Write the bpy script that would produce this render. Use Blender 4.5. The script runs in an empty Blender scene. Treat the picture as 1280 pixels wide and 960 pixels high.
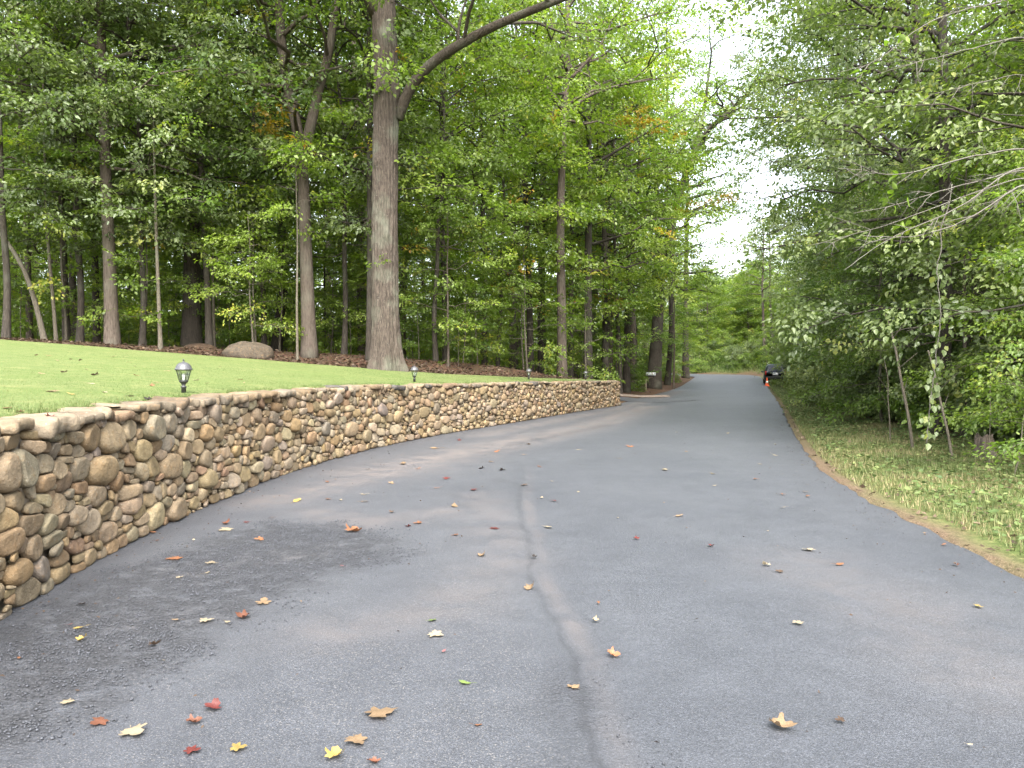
import bpy, math, random
import numpy as np
from mathutils import Vector
PI = math.pi
random.seed(7); RNG = np.random.default_rng(11)

# ------------------------------------------------------------------ scene / camera
scn = bpy.context.scene
C = scn.collection
FPX, CX, CY, HOR, CAMZ = 985.0, 640.0, 480.0, 462.0, 1.6
PITCH = math.atan((CY - HOR) / FPX)
cam_d = bpy.data.cameras.new('camera'); cam = bpy.data.objects.new('camera', cam_d); C.objects.link(cam)
cam.location = (0, 0, CAMZ); cam.rotation_euler = (PI / 2 - PITCH, 0, 0)
cam_d.sensor_width = 36; cam_d.lens = 36 * FPX / 1280; cam_d.clip_end = 2000; cam_d.clip_start = 0.05
scn.camera = cam

def ray(px, py):
    x = (px - CX) / FPX; v = (CY - py) / FPX
    cp, sp = math.cos(PITCH), math.sin(PITCH)
    return np.array([x, cp + v * sp, v * cp - sp])
def at_depth(px, py, Y):
    r = ray(px, py); return np.array([r[0] * Y / r[1], Y, CAMZ + r[2] * Y / r[1]])
def flat(px, py, z=0.0):
    r = ray(px, py); t = (z - CAMZ) / r[2]; return np.array([r[0] * t, r[1] * t])
def project(p):
    y = p[1]; z = p[2] - CAMZ
    cp, sp = math.cos(PITCH), math.sin(PITCH)
    f = y * cp - z * sp; u = y * sp + z * cp
    return CX + FPX * p[0] / f, CY - FPX * u / f

# ------------------------------------------------------------------ small helpers
def smooth(a, b, x):
    t = np.clip((np.asarray(x, float) - a) / (b - a), 0, 1); return t * t * (3 - 2 * t)
def vnoise(x, y, seed=0):
    x = np.asarray(x, float); y = np.asarray(y, float)
    xi = np.floor(x).astype(np.int64); yi = np.floor(y).astype(np.int64)
    fx = x - xi; fy = y - yi; fx = fx * fx * (3 - 2 * fx); fy = fy * fy * (3 - 2 * fy)
    def h(a, b):
        n = (a * 374761393 + b * 668265263 + seed * 974711) & 0x7fffffff
        n = ((n ^ (n >> 13)) * 1274126177) & 0x7fffffff
        return ((n ^ (n >> 16)) & 0xffff) / 65535.0
    return (h(xi, yi) * (1 - fx) + h(xi + 1, yi) * fx) * (1 - fy) + (h(xi, yi + 1) * (1 - fx) + h(xi + 1, yi + 1) * fx) * fy
def fbm(x, y, o=4, seed=0):
    s = 0; a = .5
    for i in range(o):
        s = s + a * vnoise(x * 2 ** i, y * 2 ** i, seed + i * 17); a *= .5
    return s / (1 - .5 ** o)

def mesh_np(name, V, F, mats, fattr=None, fmat=None, shade=False, vcol=None):
    """V (N,3); F list of index arrays (each (m,k)); fattr {name: per-vertex floats}; vcol {name: (N,3)}"""
    V = np.asarray(V, np.float32)
    if not isinstance(F, (list, tuple)): F = [F]
    F = [np.asarray(f, np.int32) for f in F if len(f)]
    me = bpy.data.meshes.new(name)
    me.vertices.add(len(V)); me.vertices.foreach_set('co', V.ravel())
    nl = sum(f.size for f in F); nf = sum(len(f) for f in F)
    me.loops.add(nl); me.polygons.add(nf)
    me.loops.foreach_set('vertex_index', np.concatenate([f.ravel() for f in F]))
    tot = np.concatenate([np.full(len(f), f.shape[1], np.int32) for f in F])
    st = np.concatenate([[0], np.cumsum(tot)[:-1]]).astype(np.int32)
    me.polygons.foreach_set('loop_start', st)
    try: me.polygons.foreach_set('loop_total', tot)
    except Exception: pass
    for m in (mats if isinstance(mats, (list, tuple)) else [mats]): me.materials.append(m)
    if fmat is not None: me.polygons.foreach_set('material_index', np.asarray(fmat, np.int32))
    if shade: me.polygons.foreach_set('use_smooth', np.ones(nf, bool))
    for k, v in (fattr or {}).items():
        a = me.attributes.new(k, 'FLOAT', 'POINT'); a.data.foreach_set('value', np.asarray(v, np.float32))
    for k, v in (vcol or {}).items():
        a = me.attributes.new(k, 'FLOAT_COLOR', 'POINT')
        v4 = np.ones((len(V), 4), np.float32); v4[:, :3] = v; a.data.foreach_set('color', v4.ravel())
    me.update(calc_edges=True); me.validate()
    return me
def link(name, me, parent=None, loc=None):
    o = bpy.data.objects.new(name, me); C.objects.link(o)
    if parent is not None: o.parent = parent
    if loc is not None: o.location = loc
    return o
def tag(o, label=None, cat=None, group=None, kind=None):
    if label: o['label'] = label
    if cat: o['category'] = cat
    if group: o['group'] = group
    if kind: o['kind'] = kind
    return o
def empty(name, loc, label, cat, group=None, rz=0):
    o = bpy.data.objects.new(name, None); C.objects.link(o); o.location = loc; o.rotation_euler = (0, 0, rz)
    o.empty_display_size = .2
    return tag(o, label, cat, group)
def copy_tree(o, parent=None):
    c = o.copy(); C.objects.link(c)
    if parent is not None: c.parent = parent
    for ch in [x for x in o.children]: copy_tree(ch, c)
    return c

class MB:
    def __init__(s): s.V = []; s.F = {}; s.n = 0
    def add(s, V, *Fs):
        V = np.asarray(V, float)
        for f in Fs:
            f = np.asarray(f, np.int64)
            if len(f): s.F.setdefault(f.shape[1], []).append(f + s.n)
        s.V.append(V); s.n += len(V); return s
    def data(s): return np.concatenate(s.V), [np.concatenate(f) for f in s.F.values()]
    def mesh(s, name, mats, **k): V, F = s.data(); return mesh_np(name, V, F, mats, **k)
    def tube(s, P, R, n=8, cap=True):
        V, F, T = tube(P, R, n, cap); return s.add(V, F, T)
    def box(s, c, d, bev=0.0, rz=0):
        V, F = bbox(c, d, bev, rz)
        return s.add(V, *F)
    def lathe(s, prof, n=24, c=(0, 0, 0)):
        P = np.asarray(prof, float); a = np.arange(n) * 2 * PI / n
        V = np.stack([P[:, 0][:, None] * np.cos(a), P[:, 0][:, None] * np.sin(a), np.repeat(P[:, 1][:, None], n, 1)], -1).reshape(-1, 3) + np.array(c)
        return s.add(V, grid_faces(len(P), n, True))
def grid_faces(r, c, wrap=False):
    i = np.arange(r - 1)[:, None]; j = np.arange(c if wrap else c - 1)[None]
    a = i * c + j; b = i * c + (j + 1) % c
    return np.stack([a, b, b + c, a + c], -1).reshape(-1, 4)
def tube(P, R, n=8, cap=True):
    P = np.asarray(P, float); R = np.broadcast_to(np.asarray(R, float), (len(P),))
    T = np.gradient(P, axis=0); T /= np.linalg.norm(T, axis=1)[:, None] + 1e-9
    up = np.array([0.13, .05, 1.0]) if abs(T[:, 2].mean()) < .8 else np.array([1.0, .1, 0])
    A = np.cross(T, up); A /= np.linalg.norm(A, axis=1)[:, None] + 1e-9
    B = np.cross(T, A)
    a = np.arange(n) * 2 * PI / n
    V = P[:, None] + R[:, None, None] * (np.cos(a)[None, :, None] * A[:, None] + np.sin(a)[None, :, None] * B[:, None])
    V = V.reshape(-1, 3); F = grid_faces(len(P), n, True)[:, ::-1]
    tri = np.zeros((0, 3), int)
    if cap:
        k = len(V); V = np.concatenate([V, P[:1], P[-1:]]); j = np.arange(n)
        t0 = np.stack([j, (j + 1) % n, np.full(n, k)], 1); b = (len(P) - 1) * n
        t1 = np.stack([b + (j + 1) % n, b + j, np.full(n, k + 1)], 1)
        tri = np.concatenate([t0, t1])
    return V, F, tri
def bbox(c, d, bev=0.0, rz=0):
    hx, hy, hz = d[0] / 2, d[1] / 2, d[2] / 2
    b = min(bev, hx * .9, hy * .9, hz * .9)
    if b <= 0:
        V = np.array([[x, y, z] for z in (-hz, hz) for y in (-hy, hy) for x in (-hx, hx)], float)
        F = [np.array([[0, 2, 3, 1], [4, 5, 7, 6], [0, 1, 5, 4], [2, 6, 7, 3], [0, 4, 6, 2], [1, 3, 7, 5]])]
    else:
        def ring(x, y, z): return [[x, y - b if y > 0 else y + b, z], [x - b if x > 0 else x + b, y, z]]
        lv = []
        for z, s in ((-hz, b), (-hz + b, 0), (hz - b, 0), (hz, b)):
            X, Y = hx - s, hy - s
            lv.append([[X, -Y + b, z], [X, Y - b, z], [X - b, Y, z], [-X + b, Y, z], [-X, Y - b, z], [-X, -Y + b, z], [-X + b, -Y, z], [X - b, -Y, z]])
        V = np.array(lv, float).reshape(-1, 3)
        F = [grid_faces(4, 8, True), np.array([list(range(7, -1, -1)), list(range(24, 32))])]
    cz, sz = math.cos(rz), math.sin(rz)
    V = np.stack([V[:, 0] * cz - V[:, 1] * sz, V[:, 0] * sz + V[:, 1] * cz, V[:, 2]], 1) + np.array(c)
    return V, F

# ------------------------------------------------------------------ materials
class NT:
    def __init__(s, name):
        s.m = bpy.data.materials.new(name); s.m.use_nodes = True
        s.t = s.m.node_tree; s.t.nodes.clear()
        s.out = s.n('ShaderNodeOutputMaterial')
    def n(s, typ, **k):
        x = s.t.nodes.new(typ)
        for a, v in k.items(): setattr(x, a, v)
        return x
    def l(s, a, b): s.t.links.new(a, b)
    def set(s, sock, v):
        if isinstance(v, bpy.types.NodeSocket): s.l(v, sock)
        else:
            if isinstance(v, (tuple, list)) and len(v) == 3 and sock.type == 'RGBA': v = (*v, 1)
            sock.default_value = v
    def coord(s, kind='Object', scale=(1, 1, 1)):
        t = s.n('ShaderNodeTexCoord'); mp = s.n('ShaderNodeMapping'); s.l(t.outputs[kind], mp.inputs[0]); mp.inputs['Scale'].default_value = scale
        return mp.outputs[0]
    def noise(s, vec, scale, detail=4, rough=.55, dist=0):
        x = s.n('ShaderNodeTexNoise'); s.l(vec, x.inputs['Vector']); x.inputs['Scale'].default_value = scale
        x.inputs['Detail'].default_value = detail; x.inputs['Roughness'].default_value = rough; x.inputs['Distortion'].default_value = dist
        return x.outputs['Fac']
    def voro(s, vec, scale, feature='F1', out='Distance'):
        x = s.n('ShaderNodeTexVoronoi', feature=feature); s.l(vec, x.inputs['Vector']); x.inputs['Scale'].default_value = scale
        return x.outputs[out]
    def ramp(s, fac, stops, interp='LINEAR'):
        x = s.n('ShaderNodeValToRGB'); e = x.color_ramp.elements; x.color_ramp.interpolation = interp
        while len(e) < len(stops): e.new(.5)
        for el, (p, c) in zip(e, stops):
            el.position = p; el.color = (*c, 1) if isinstance(c, (tuple, list)) else (c, c, c, 1)
        s.set(x.inputs[0], fac); return x.outputs[0]
    def mix(s, f, a, b, mode='MIX'):
        x = s.n('ShaderNodeMix', data_type='RGBA', blend_type=mode)
        s.set(x.inputs[0], f); s.set(x.inputs[6], a); s.set(x.inputs[7], b); return x.outputs[2]
    def math(s, op, a, b=0.0, clamp=False):
        x = s.n('ShaderNodeMath', operation=op, use_clamp=clamp); s.set(x.inputs[0], a); s.set(x.inputs[1], b); return x.outputs[0]
    def attr(s, name, out='Fac'):
        x = s.n('ShaderNodeAttribute', attribute_name=name); return x.outputs[out]
    def bump(s, h, strength, dist=.01, normal=None):
        x = s.n('ShaderNodeBump'); s.set(x.inputs['Height'], h); x.inputs['Strength'].default_value = strength; x.inputs['Distance'].default_value = dist
        if normal is not None: s.l(normal, x.inputs['Normal'])
        return x.outputs[0]
    def pbsdf(s, color, rough=.7, normal=None, spec=.5, metal=0):
        x = s.n('ShaderNodeBsdfPrincipled'); s.set(x.inputs['Base Color'], color); s.set(x.inputs['Roughness'], rough)
        s.set(x.inputs['Specular IOR Level'], spec); s.set(x.inputs['Metallic'], metal)
        if normal is not None: s.l(normal, x.inputs['Normal'])
        return x
    def fin(s, sh): s.l(sh.outputs[0] if hasattr(sh, 'outputs') else sh, s.out.inputs[0]); return s.m

def mat_leaf(name, stops, trans=.5, rough=.45, spec=.5, valvar=.35, tsat=(1.3, 1.55, .5)):
    t = NT(name)
    col = t.ramp(t.attr('tone'), stops)
    oi = t.n('ShaderNodeObjectInfo')
    hs = t.n('ShaderNodeHueSaturation')
    t.set(hs.inputs['Color'], col)
    t.set(hs.inputs['Value'], t.math('ADD', t.math('MULTIPLY', oi.outputs['Random'], valvar), 1 - valvar / 2))
    t.set(hs.inputs['Hue'], t.math('ADD', t.math('MULTIPLY', oi.outputs['Random'], -.020), .508))
    p = t.pbsdf(hs.outputs[0], rough, None, spec)
    tr = t.n('ShaderNodeBsdfTranslucent')
    t.set(tr.inputs[0], t.mix(1.0, hs.outputs[0], tsat, 'MULTIPLY'))
    mx = t.n('ShaderNodeMixShader'); mx.inputs[0].default_value = trans
    t.l(p.outputs[0], mx.inputs[1]); t.l(tr.outputs[0], mx.inputs[2])
    return t.fin(mx)
AUT = (.34, .13, .018); AUTY = (.30, .22, .025)
M = {}
M['leaf_oak'] = mat_leaf('leaf_oak', [(0, (0.067, 0.100, 0.034)), (.45, (0.115, 0.162, 0.053)), (.9, (0.180, 0.231, 0.078)), (.985, (0.234, 0.273, 0.082)), (1, AUT)])
M['leaf_maple'] = mat_leaf('leaf_maple', [(0, (0.076, 0.124, 0.027)), (.45, (0.132, 0.197, 0.039)), (.88, (0.207, 0.273, 0.053)), (.96, (0.289, 0.311, 0.051)), (1, AUT)])
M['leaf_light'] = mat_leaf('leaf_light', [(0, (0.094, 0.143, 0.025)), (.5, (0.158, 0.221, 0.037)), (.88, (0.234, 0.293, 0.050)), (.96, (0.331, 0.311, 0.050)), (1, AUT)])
M['leaf_gold'] = mat_leaf('leaf_gold', [(0, (.15, .13, .02)), (.5, (.28, .19, .025)), (1, (.36, .16, .02))])
M['leaf_grey'] = mat_leaf('leaf_grey', [(0, (0.075, 0.104, 0.041)), (.5, (0.132, 0.171, 0.064)), (.9, (0.214, 0.255, 0.101)), (.98, (0.276, 0.287, 0.061)), (1, (0.414, 0.211, 0.036))], trans=.42, spec=.55)

def mat_bark(name, c0, c1, sc=1.0, lichen=.3, bstr=.7):
    t = NT(name)
    v = t.coord('Object', (9 * sc, 9 * sc, 1.6 * sc)); v2 = t.coord('Object', (1, 1, 1))
    n1 = t.noise(v, 2.2, 6, .65, .6); n2 = t.noise(v2, 1.1, 3); n3 = t.noise(v2, 14, 4, .7)
    col = t.ramp(n1, [(.3, c0), (.62, c1)])
    col = t.mix(t.math('MULTIPLY', t.ramp(n2, [(.50, 0.0), (.72, 1.0)]), lichen), col, (.17, .19, .14))
    col = t.mix(t.math('MULTIPLY', t.ramp(n3, [(.60, 0.0), (.7, 1.0)]), lichen * .7), col, (.26, .26, .22))
    return t.fin(t.pbsdf(col, .9, t.bump(t.math('ADD', n1, t.math('MULTIPLY', n3, .3)), bstr, .05), .2))
M['bark_oak'] = mat_bark('bark_oak', (.018, .014, .011), (.092, .074, .059), 1.5, .45, 1.0)
M['bark_dark'] = mat_bark('bark_dark', (.020, .017, .014), (.058, .048, .038), 1.2, .25)
M['bark_mid'] = mat_bark('bark_mid', (.036, .028, .022), (.095, .076, .060), 1.2, .25)
M['bark_pale'] = mat_bark('bark_pale', (.055, .046, .034), (.125, .108, .082), 2.5, .4)
M['twig_grey'] = mat_bark('twig_grey', (.05, .045, .038), (.115, .104, .088), 4, .35, .3)

def mat_stone():
    t = NT('field_stone'); v = t.coord('Object')
    c = t.mix(1.0, t.attr('col', 'Color'), (.585, .57, .535), 'MULTIPLY')
    n = t.noise(v, 7, 6, .62, .4); n2 = t.noise(v, 55, 5, .7); n3 = t.noise(v, 19, 4, .6)
    c = t.mix(1.0, c, t.ramp(n, [(.25, (.55, .54, .54)), (.5, (.95, .95, .96)), (.75, (1.35, 1.30, 1.22))]), 'MULTIPLY')
    c = t.mix(t.math('MULTIPLY', t.ramp(n3, [(.55, 0.0), (.72, 1.0)]), .5), c, (.20, .12, .055))
    c = t.mix(t.math('MULTIPLY', t.ramp(n2, [(.60, 0.0), (.72, 1.0)]), .55), c, (.42, .40, .34))
    c = t.mix(t.math('MULTIPLY', t.ramp(n2, [(.28, 1.0), (.40, 0.0)]), .6), c, (.07, .06, .045))
    return t.fin(t.pbsdf(c, .95, t.bump(t.math('ADD', t.math('MULTIPLY', n2, .5), n3), .75, .026), .12))
M['stone'] = mat_stone()
def simple(name, col, rough=.6, metal=0, spec=.5, nscale=20, namp=.25, bump=.0):
    t = NT(name); v = t.coord('Object'); n = t.noise(v, nscale, 4)
    c = t.mix(1.0, col, t.ramp(n, [(.3, 1 - namp), (.7, 1 + namp)]), 'MULTIPLY')
    return t.fin(t.pbsdf(c, rough, t.bump(n, bump, .005) if bump else None, spec, metal))
M['wall_core'] = simple('wall_core', (.15, .125, .092), .95, nscale=12, bump=.6)
M['black_metal'] = simple('black_metal', (.022, .022, .023), .42, 0, .5, 60, .3, .1)
M['grey_metal'] = simple('grey_metal', (.06, .06, .063), .45, .1, .5, 40, .3)
M['rubber'] = simple('rubber', (.015, .015, .016), .8)
M['car_paint'] = simple('car_paint', (.007, .014, .018), .3, .0, .35, 6, .15)
M['chrome'] = simple('chrome', (.55, .56, .58), .2, .9)
M['tail_red'] = simple('tail_red', (.25, .012, .01), .2)
M['plate_white'] = simple('plate_white', (.55, .56, .58), .4)
M['cone_orange'] = simple('cone_orange', (.75, .10, .02), .5, nscale=6)
M['cone_white'] = simple('cone_white', (.75, .75, .73), .5)
M['post_wood'] = simple('post_wood', (.20, .16, .12), .85, nscale=25, namp=.4, bump=.4)
M['mail_white'] = simple('mail_white', (.45, .47, .48), .45)
M['mail_dark'] = simple('mail_dark', (.03, .035, .04), .45)
def mat_glass():
    t = NT('lamp_glass'); g = t.n('ShaderNodeBsdfGlossy'); g.inputs['Roughness'].default_value = .08
    tr = t.n('ShaderNodeBsdfTransparent'); tr.inputs[0].default_value = (.86, .9, .88, 1)
    lw = t.n('ShaderNodeLayerWeight'); lw.inputs[0].default_value = .35
    mx = t.n('ShaderNodeMixShader'); t.l(t.math('ADD', t.math('MULTIPLY', lw.outputs['Facing'], .4), .08), mx.inputs[0])
    t.l(tr.outputs[0], mx.inputs[1]); t.l(g.outputs[0], mx.inputs[2]); return t.fin(mx)
M['lamp_glass'] = mat_glass()
M['car_glass'] = simple('car_glass', (.008, .014, .03), .12, 0, .25)
M['bulb_white'] = simple('bulb_white', (.75, .75, .7), .35)

def mat_road():
    t = NT('asphalt'); v = t.coord('Object')
    fine = t.noise(v, 190, 3, .7); agg = t.voro(v, 95); agg2 = t.voro(v, 48); big = t.noise(v, .55, 4, .6, .3); mid = t.noise(v, 3.2, 5, .6)
    dust = t.attr('dust'); coarse = t.attr('coarse'); seam = t.attr('seam'); wear = t.attr('wear')
    c = t.ramp(big, [(.3, (.0435, .047, .055)), (.7, (.0565, .060, .068))])
    c = t.mix(1.0, c, t.ramp(mid, [(.3, .89), (.7, 1.10)]), 'MULTIPLY')
    c = t.mix(1.0, c, t.ramp(fine, [(.32, .50), (.5, 1.0), (.70, 1.75)]), 'MULTIPLY')
    cellc = t.n('ShaderNodeSeparateColor'); t.l(t.voro(v, 70, out='Color'), cellc.inputs[0]); cell2 = t.n('ShaderNodeSeparateColor'); t.l(t.voro(v, 150, out='Color'), cell2.inputs[0])
    c = t.mix(1.0, c, t.ramp(cellc.outputs[0], [(0, .90), (1, 1.11)]), 'MULTIPLY'); c = t.mix(1.0, c, t.ramp(cell2.outputs[0], [(0, .84), (.8, 1.05), (1, 1.35)]), 'MULTIPLY')
    sp = t.math('MULTIPLY', t.ramp(t.noise(v, 120, 2, .5), [(.60, 0.0), (.68, 1.0)]), t.math('ADD', t.math('MULTIPLY', wear, .6), .22))
    c = t.mix(sp, c, (.17, .16, .15))
    dd = t.math('MULTIPLY', dust, t.ramp(t.noise(v, 2.4, 5, .65, .5), [(.28, 0.0), (.66, 1.0)]))
    c = t.mix(t.math('MULTIPLY', dd, .85), c, (.118, .100, .090))
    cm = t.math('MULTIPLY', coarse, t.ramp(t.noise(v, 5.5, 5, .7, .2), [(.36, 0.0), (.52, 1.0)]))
    c = t.mix(cm, c, t.ramp(agg2, [(.1, (.056, .057, .062)), (.3, (.040, .041, .046)), (.6, (.026, .027, .030))]))  # coarse patch: shade between its lumps is painted in as darker colour
    c = t.mix(t.math('MULTIPLY', seam, .7), c, (.026, .027, .031))
    h = t.math('ADD', t.math('MULTIPLY', fine, .25), t.math('MULTIPLY', agg, -.35))
    h = t.math('ADD', h, t.math('MULTIPLY', t.math('MULTIPLY', agg2, cm), -2.2))
    rough = t.math('ADD', t.math('MULTIPLY', cm, .1), t.math('ADD', .56, t.math('MULTIPLY', dd, .3)))
    return t.fin(t.pbsdf(c, rough, t.bump(h, .55, .012), .38))
M['asphalt'] = mat_road()

def mat_ground():
    t = NT('forest_floor'); v = t.coord('Object')
    n1 = t.noise(v, 1.3, 5, .6); n2 = t.noise(v, 11, 6, .75, .5); n3 = t.noise(v, 45, 4, .7); vo = t.voro(v, 16, out='Color')
    lit = t.ramp(n2, [(.28, (.022, .015, .011)), (.45, (.055, .036, .024)), (.6, (.092, .060, .038)), (.75, (.16, .115, .075))])
    lit = t.mix(.35, lit, t.mix(1.0, vo, (.16, .085, .05), 'MULTIPLY'))
    sand = t.ramp(n3, [(.3, (.06, .040, .026)), (.5, (.115, .080, .052)), (.7, (.19, .14, .095))])
    gr = t.ramp(n2, [(.3, (.035, .055, .016)), (.5, (.075, .105, .028)), (.62, (.13, .14, .05)), (.75, (.22, .17, .10))])
    c = t.mix(t.math('MULTIPLY', t.attr('verge'), t.ramp(n1, [(.30, .35), (.5, 1.0)])), lit, gr)
    c = t.mix(t.math('MULTIPLY', t.attr('sand'), t.ramp(n2, [(.25, .6), (.5, 1.0)])), c, sand)
    c = t.mix(t.attr('green'), c, (.06, .11, .02))
    return t.fin(t.pbsdf(c, .95, t.bump(t.math('ADD', n2, t.math('MULTIPLY', n3, .4)), .8, .04), .15))
M['ground'] = mat_ground()
def mat_lawn():
    t = NT('lawn_turf'); v = t.coord('Object')
    n1 = t.noise(v, .5, 4, .6, .4); n2 = t.noise(v, 30, 5, .75); n3 = t.noise(v, 4, 4, .6)
    c = t.ramp(n2, [(.28, (0.0621, 0.0913, 0.0247)), (.5, (0.0969, 0.1324, 0.0397)), (.72, (0.1453, 0.1658, 0.0662))])
    c = t.mix(1.0, c, t.ramp(n1, [(.3, (.88, .94, .8)), (.7, (1.12, 1.04, 1.15))]), 'MULTIPLY')
    c = t.mix(t.math('MULTIPLY', t.ramp(n3, [(.48, 0.0), (.70, 1.0)]), .45), c, (0.2192, 0.2107, 0.0893))
    return t.fin(t.pbsdf(c, .9, t.bump(n2, .8, .03), .2))
M['lawn'] = mat_lawn()
def mat_blade(name, a, b, c):
    t = NT(name); col = t.ramp(t.attr('tone'), [(0, a), (.6, b), (1, c)])
    p = t.pbsdf(col, .6, None, .3); tr = t.n('ShaderNodeBsdfTranslucent'); t.set(tr.inputs[0], col)
    mx = t.n('ShaderNodeMixShader'); mx.inputs[0].default_value = .3; t.l(p.outputs[0], mx.inputs[1]); t.l(tr.outputs[0], mx.inputs[2])
    return t.fin(mx)
M['blade_lawn'] = mat_blade('blade_lawn', (0.0484, 0.0820, 0.0176), (0.0950, 0.1305, 0.0371), (0.1792, 0.1770, 0.0750))
M['blade_wild'] = mat_blade('blade_wild', (.055, .080, .024), (.130, .152, .052), (.27, .225, .120))
M['weed_leaf'] = mat_blade('weed_leaf', (.048, .080, .026), (.105, .150, .046), (.20, .215, .085))
M['litter'] = mat_blade('litter', (.034, .022, .015), (.080, .054, .036), (.19, .14, .095))
M['concrete'] = simple('concrete', (.13, .10, .08), .9, nscale=14, bump=.3)
def mat_dead(name, c0, c1):
    t = NT(name); v = t.coord('Generated'); oi = t.n('ShaderNodeObjectInfo')
    n = t.noise(t.coord('Object'), 38, 5, .65)
    col = t.ramp(n, [(.3, c0), (.65, c1)])
    hs = t.n('ShaderNodeHueSaturation'); t.set(hs.inputs['Color'], col)
    t.set(hs.inputs['Value'], t.math('ADD', t.math('MULTIPLY', oi.outputs['Random'], .4), .8))
    p = t.pbsdf(hs.outputs[0], .55, t.bump(n, .3, .004), .35); tr = t.n('ShaderNodeBsdfTranslucent'); t.set(tr.inputs[0], hs.outputs[0])
    mx = t.n('ShaderNodeMixShader'); mx.inputs[0].default_value = .18; t.l(p.outputs[0], mx.inputs[1]); t.l(tr.outputs[0], mx.inputs[2])
    return t.fin(mx)
DC = dict(tan=((0.145, 0.089, 0.047), (0.225, 0.160, 0.095)), cream=((0.217, 0.169, 0.104), (0.310, 0.266, 0.183)), yellow=((0.216, 0.138, 0.038), (0.292, 0.222, 0.071)),
          orange=((0.151, 0.060, 0.028), (0.229, 0.107, 0.051)), rust=((0.081, 0.031, 0.018), (0.157, 0.064, 0.035)), red=((0.075, 0.013, 0.011), (0.141, 0.033, 0.026)),
          brown=((0.049, 0.031, 0.021), (0.097, 0.063, 0.041)), dark=((0.015, 0.012, 0.010), (0.035, 0.028, 0.024)), pink=((0.200, 0.071, 0.075), (0.267, 0.132, 0.123)),
          green=((0.083, 0.134, 0.031), (0.151, 0.195, 0.056)))
for k, (a, b) in DC.items(): M['dead_' + k] = mat_dead('dead_leaf_' + k, a, b)

# ------------------------------------------------------------------ layout curves
def resample(P, step):
    P = np.asarray(P, float); d = np.concatenate([[0], np.cumsum(np.linalg.norm(np.diff(P, axis=0), axis=1))])
    s = np.linspace(0, d[-1], max(2, int(d[-1] / step) + 1))
    return np.stack([np.interp(s, d, P[:, k]) for k in range(P.shape[1])], 1)
def relax(P, it):
    P = P.copy()
    for _ in range(it): P[1:-1] = .25 * P[:-2] + .5 * P[1:-1] + .25 * P[2:]
    return P
wall_px = [(0, 774), (84, 716), (150, 681), (219, 649), (268, 627), (306, 610), (344, 597), (385, 582), (440, 566), (465, 561), (516, 549), (575, 539), (661, 525), (729, 513.5), (774, 507)]
WP = [np.array([-2.2, -2.5]), np.array([-2.75, .8]), np.array([-3.05, 3.0])] + [flat(*p) for p in wall_px]
WL = relax(resample(WP, .25), 25)                      # the visible face line
END = WL[-1]; tdir = WL[-1] - WL[-3]; tdir /= np.linalg.norm(tdir)
# rounded end return
nl = np.array([-tdir[1], tdir[0]])
ret = [END + tdir * .25 * math.sin(a) * 1 + nl * (.45 * (1 - math.cos(a))) for a in np.linspace(.3, PI / 2, 4)]
ret2 = ret[-1] + np.outer(np.linspace(.15, 2.4, 10), (nl * .92 - tdir * .1))
WL = resample(np.concatenate([WL, np.array(ret), ret2]), .25)
S_ARC = np.concatenate([[0], np.cumsum(np.linalg.norm(np.diff(WL, axis=0), axis=1))])
S_END = S_ARC[-1]
tail = np.concatenate([WL, WL[-1] + np.outer(np.linspace(1, 40, 40), np.array([-.93, .36]))])   # embankment beyond the wall
TT = np.gradient(WL, axis=0); TT /= np.linalg.norm(TT, axis=1)[:, None]
NN = np.stack([-TT[:, 1], TT[:, 0]], 1)               # towards the lawn
def wall_at(s, off=0.0):
    s = np.asarray(s, float)
    p = np.stack([np.interp(s, S_ARC, WL[:, k]) for k in (0, 1)], -1); n = np.stack([np.interp(s, S_ARC, NN[:, k]) for k in (0, 1)], -1)
    n /= np.linalg.norm(n, axis=-1, keepdims=True)
    return p + n * np.asarray(off)[..., None], n
TOPY = [(-3, 1.22), (5, 1.24), (8, 1.27), (10.3, 1.285), (15, 1.285), (20, 1.24), (25, 1.19), (34, 1.11), (40, 1.08)]
def wall_top(s):
    y = np.interp(s, S_ARC, np.maximum.accumulate(WL[:, 1])); return np.interp(y, *zip(*TOPY))
def sdist(X, Y):
    """signed distance to the wall line / embankment line (positive = lawn side), nearest arc position"""
    P = np.stack([X, Y], -1).reshape(-1, 2); A = tail[:-1]; B = tail[1:]; D = B - A; L2 = (D ** 2).sum(1)
    sa = np.concatenate([[0], np.cumsum(np.sqrt(L2))])[:-1]
    out = np.zeros(len(P)); so = np.zeros(len(P))
    for i in range(0, len(P), 8000):
        q = P[i:i + 8000, None] - A[None]; t = np.clip((q * D).sum(-1) / L2, 0, 1)
        e = q - t[..., None] * D; d2 = (e ** 2).sum(-1); j = d2.argmin(1); r = np.arange(len(j))
        cr = D[j, 0] * q[r, j, 1] - D[j, 1] * q[r, j, 0]
        out[i:i + 8000] = np.sqrt(d2[r, j]) * np.where(cr >= 0, 1, -1); so[i:i + 8000] = sa[j] + t[r, j] * np.sqrt(L2[j])
    return out.reshape(np.shape(X)), so.reshape(np.shape(X))
def hroad(y):
    y = np.asarray(y, float); return np.where(y < 45, 0, np.where(y < 88, .00048 * (y - 45) ** 2, .8875 + .012 * (y - 88)))
def roadpt(px, py):
    r = ray(px, py); t = 3.0
    for _ in range(4000):
        p = r * t
        if CAMZ + p[2] <= hroad(p[1]): return p[:2]
        t += .04 if t < 40 else .05
    return p[:2]
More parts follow.
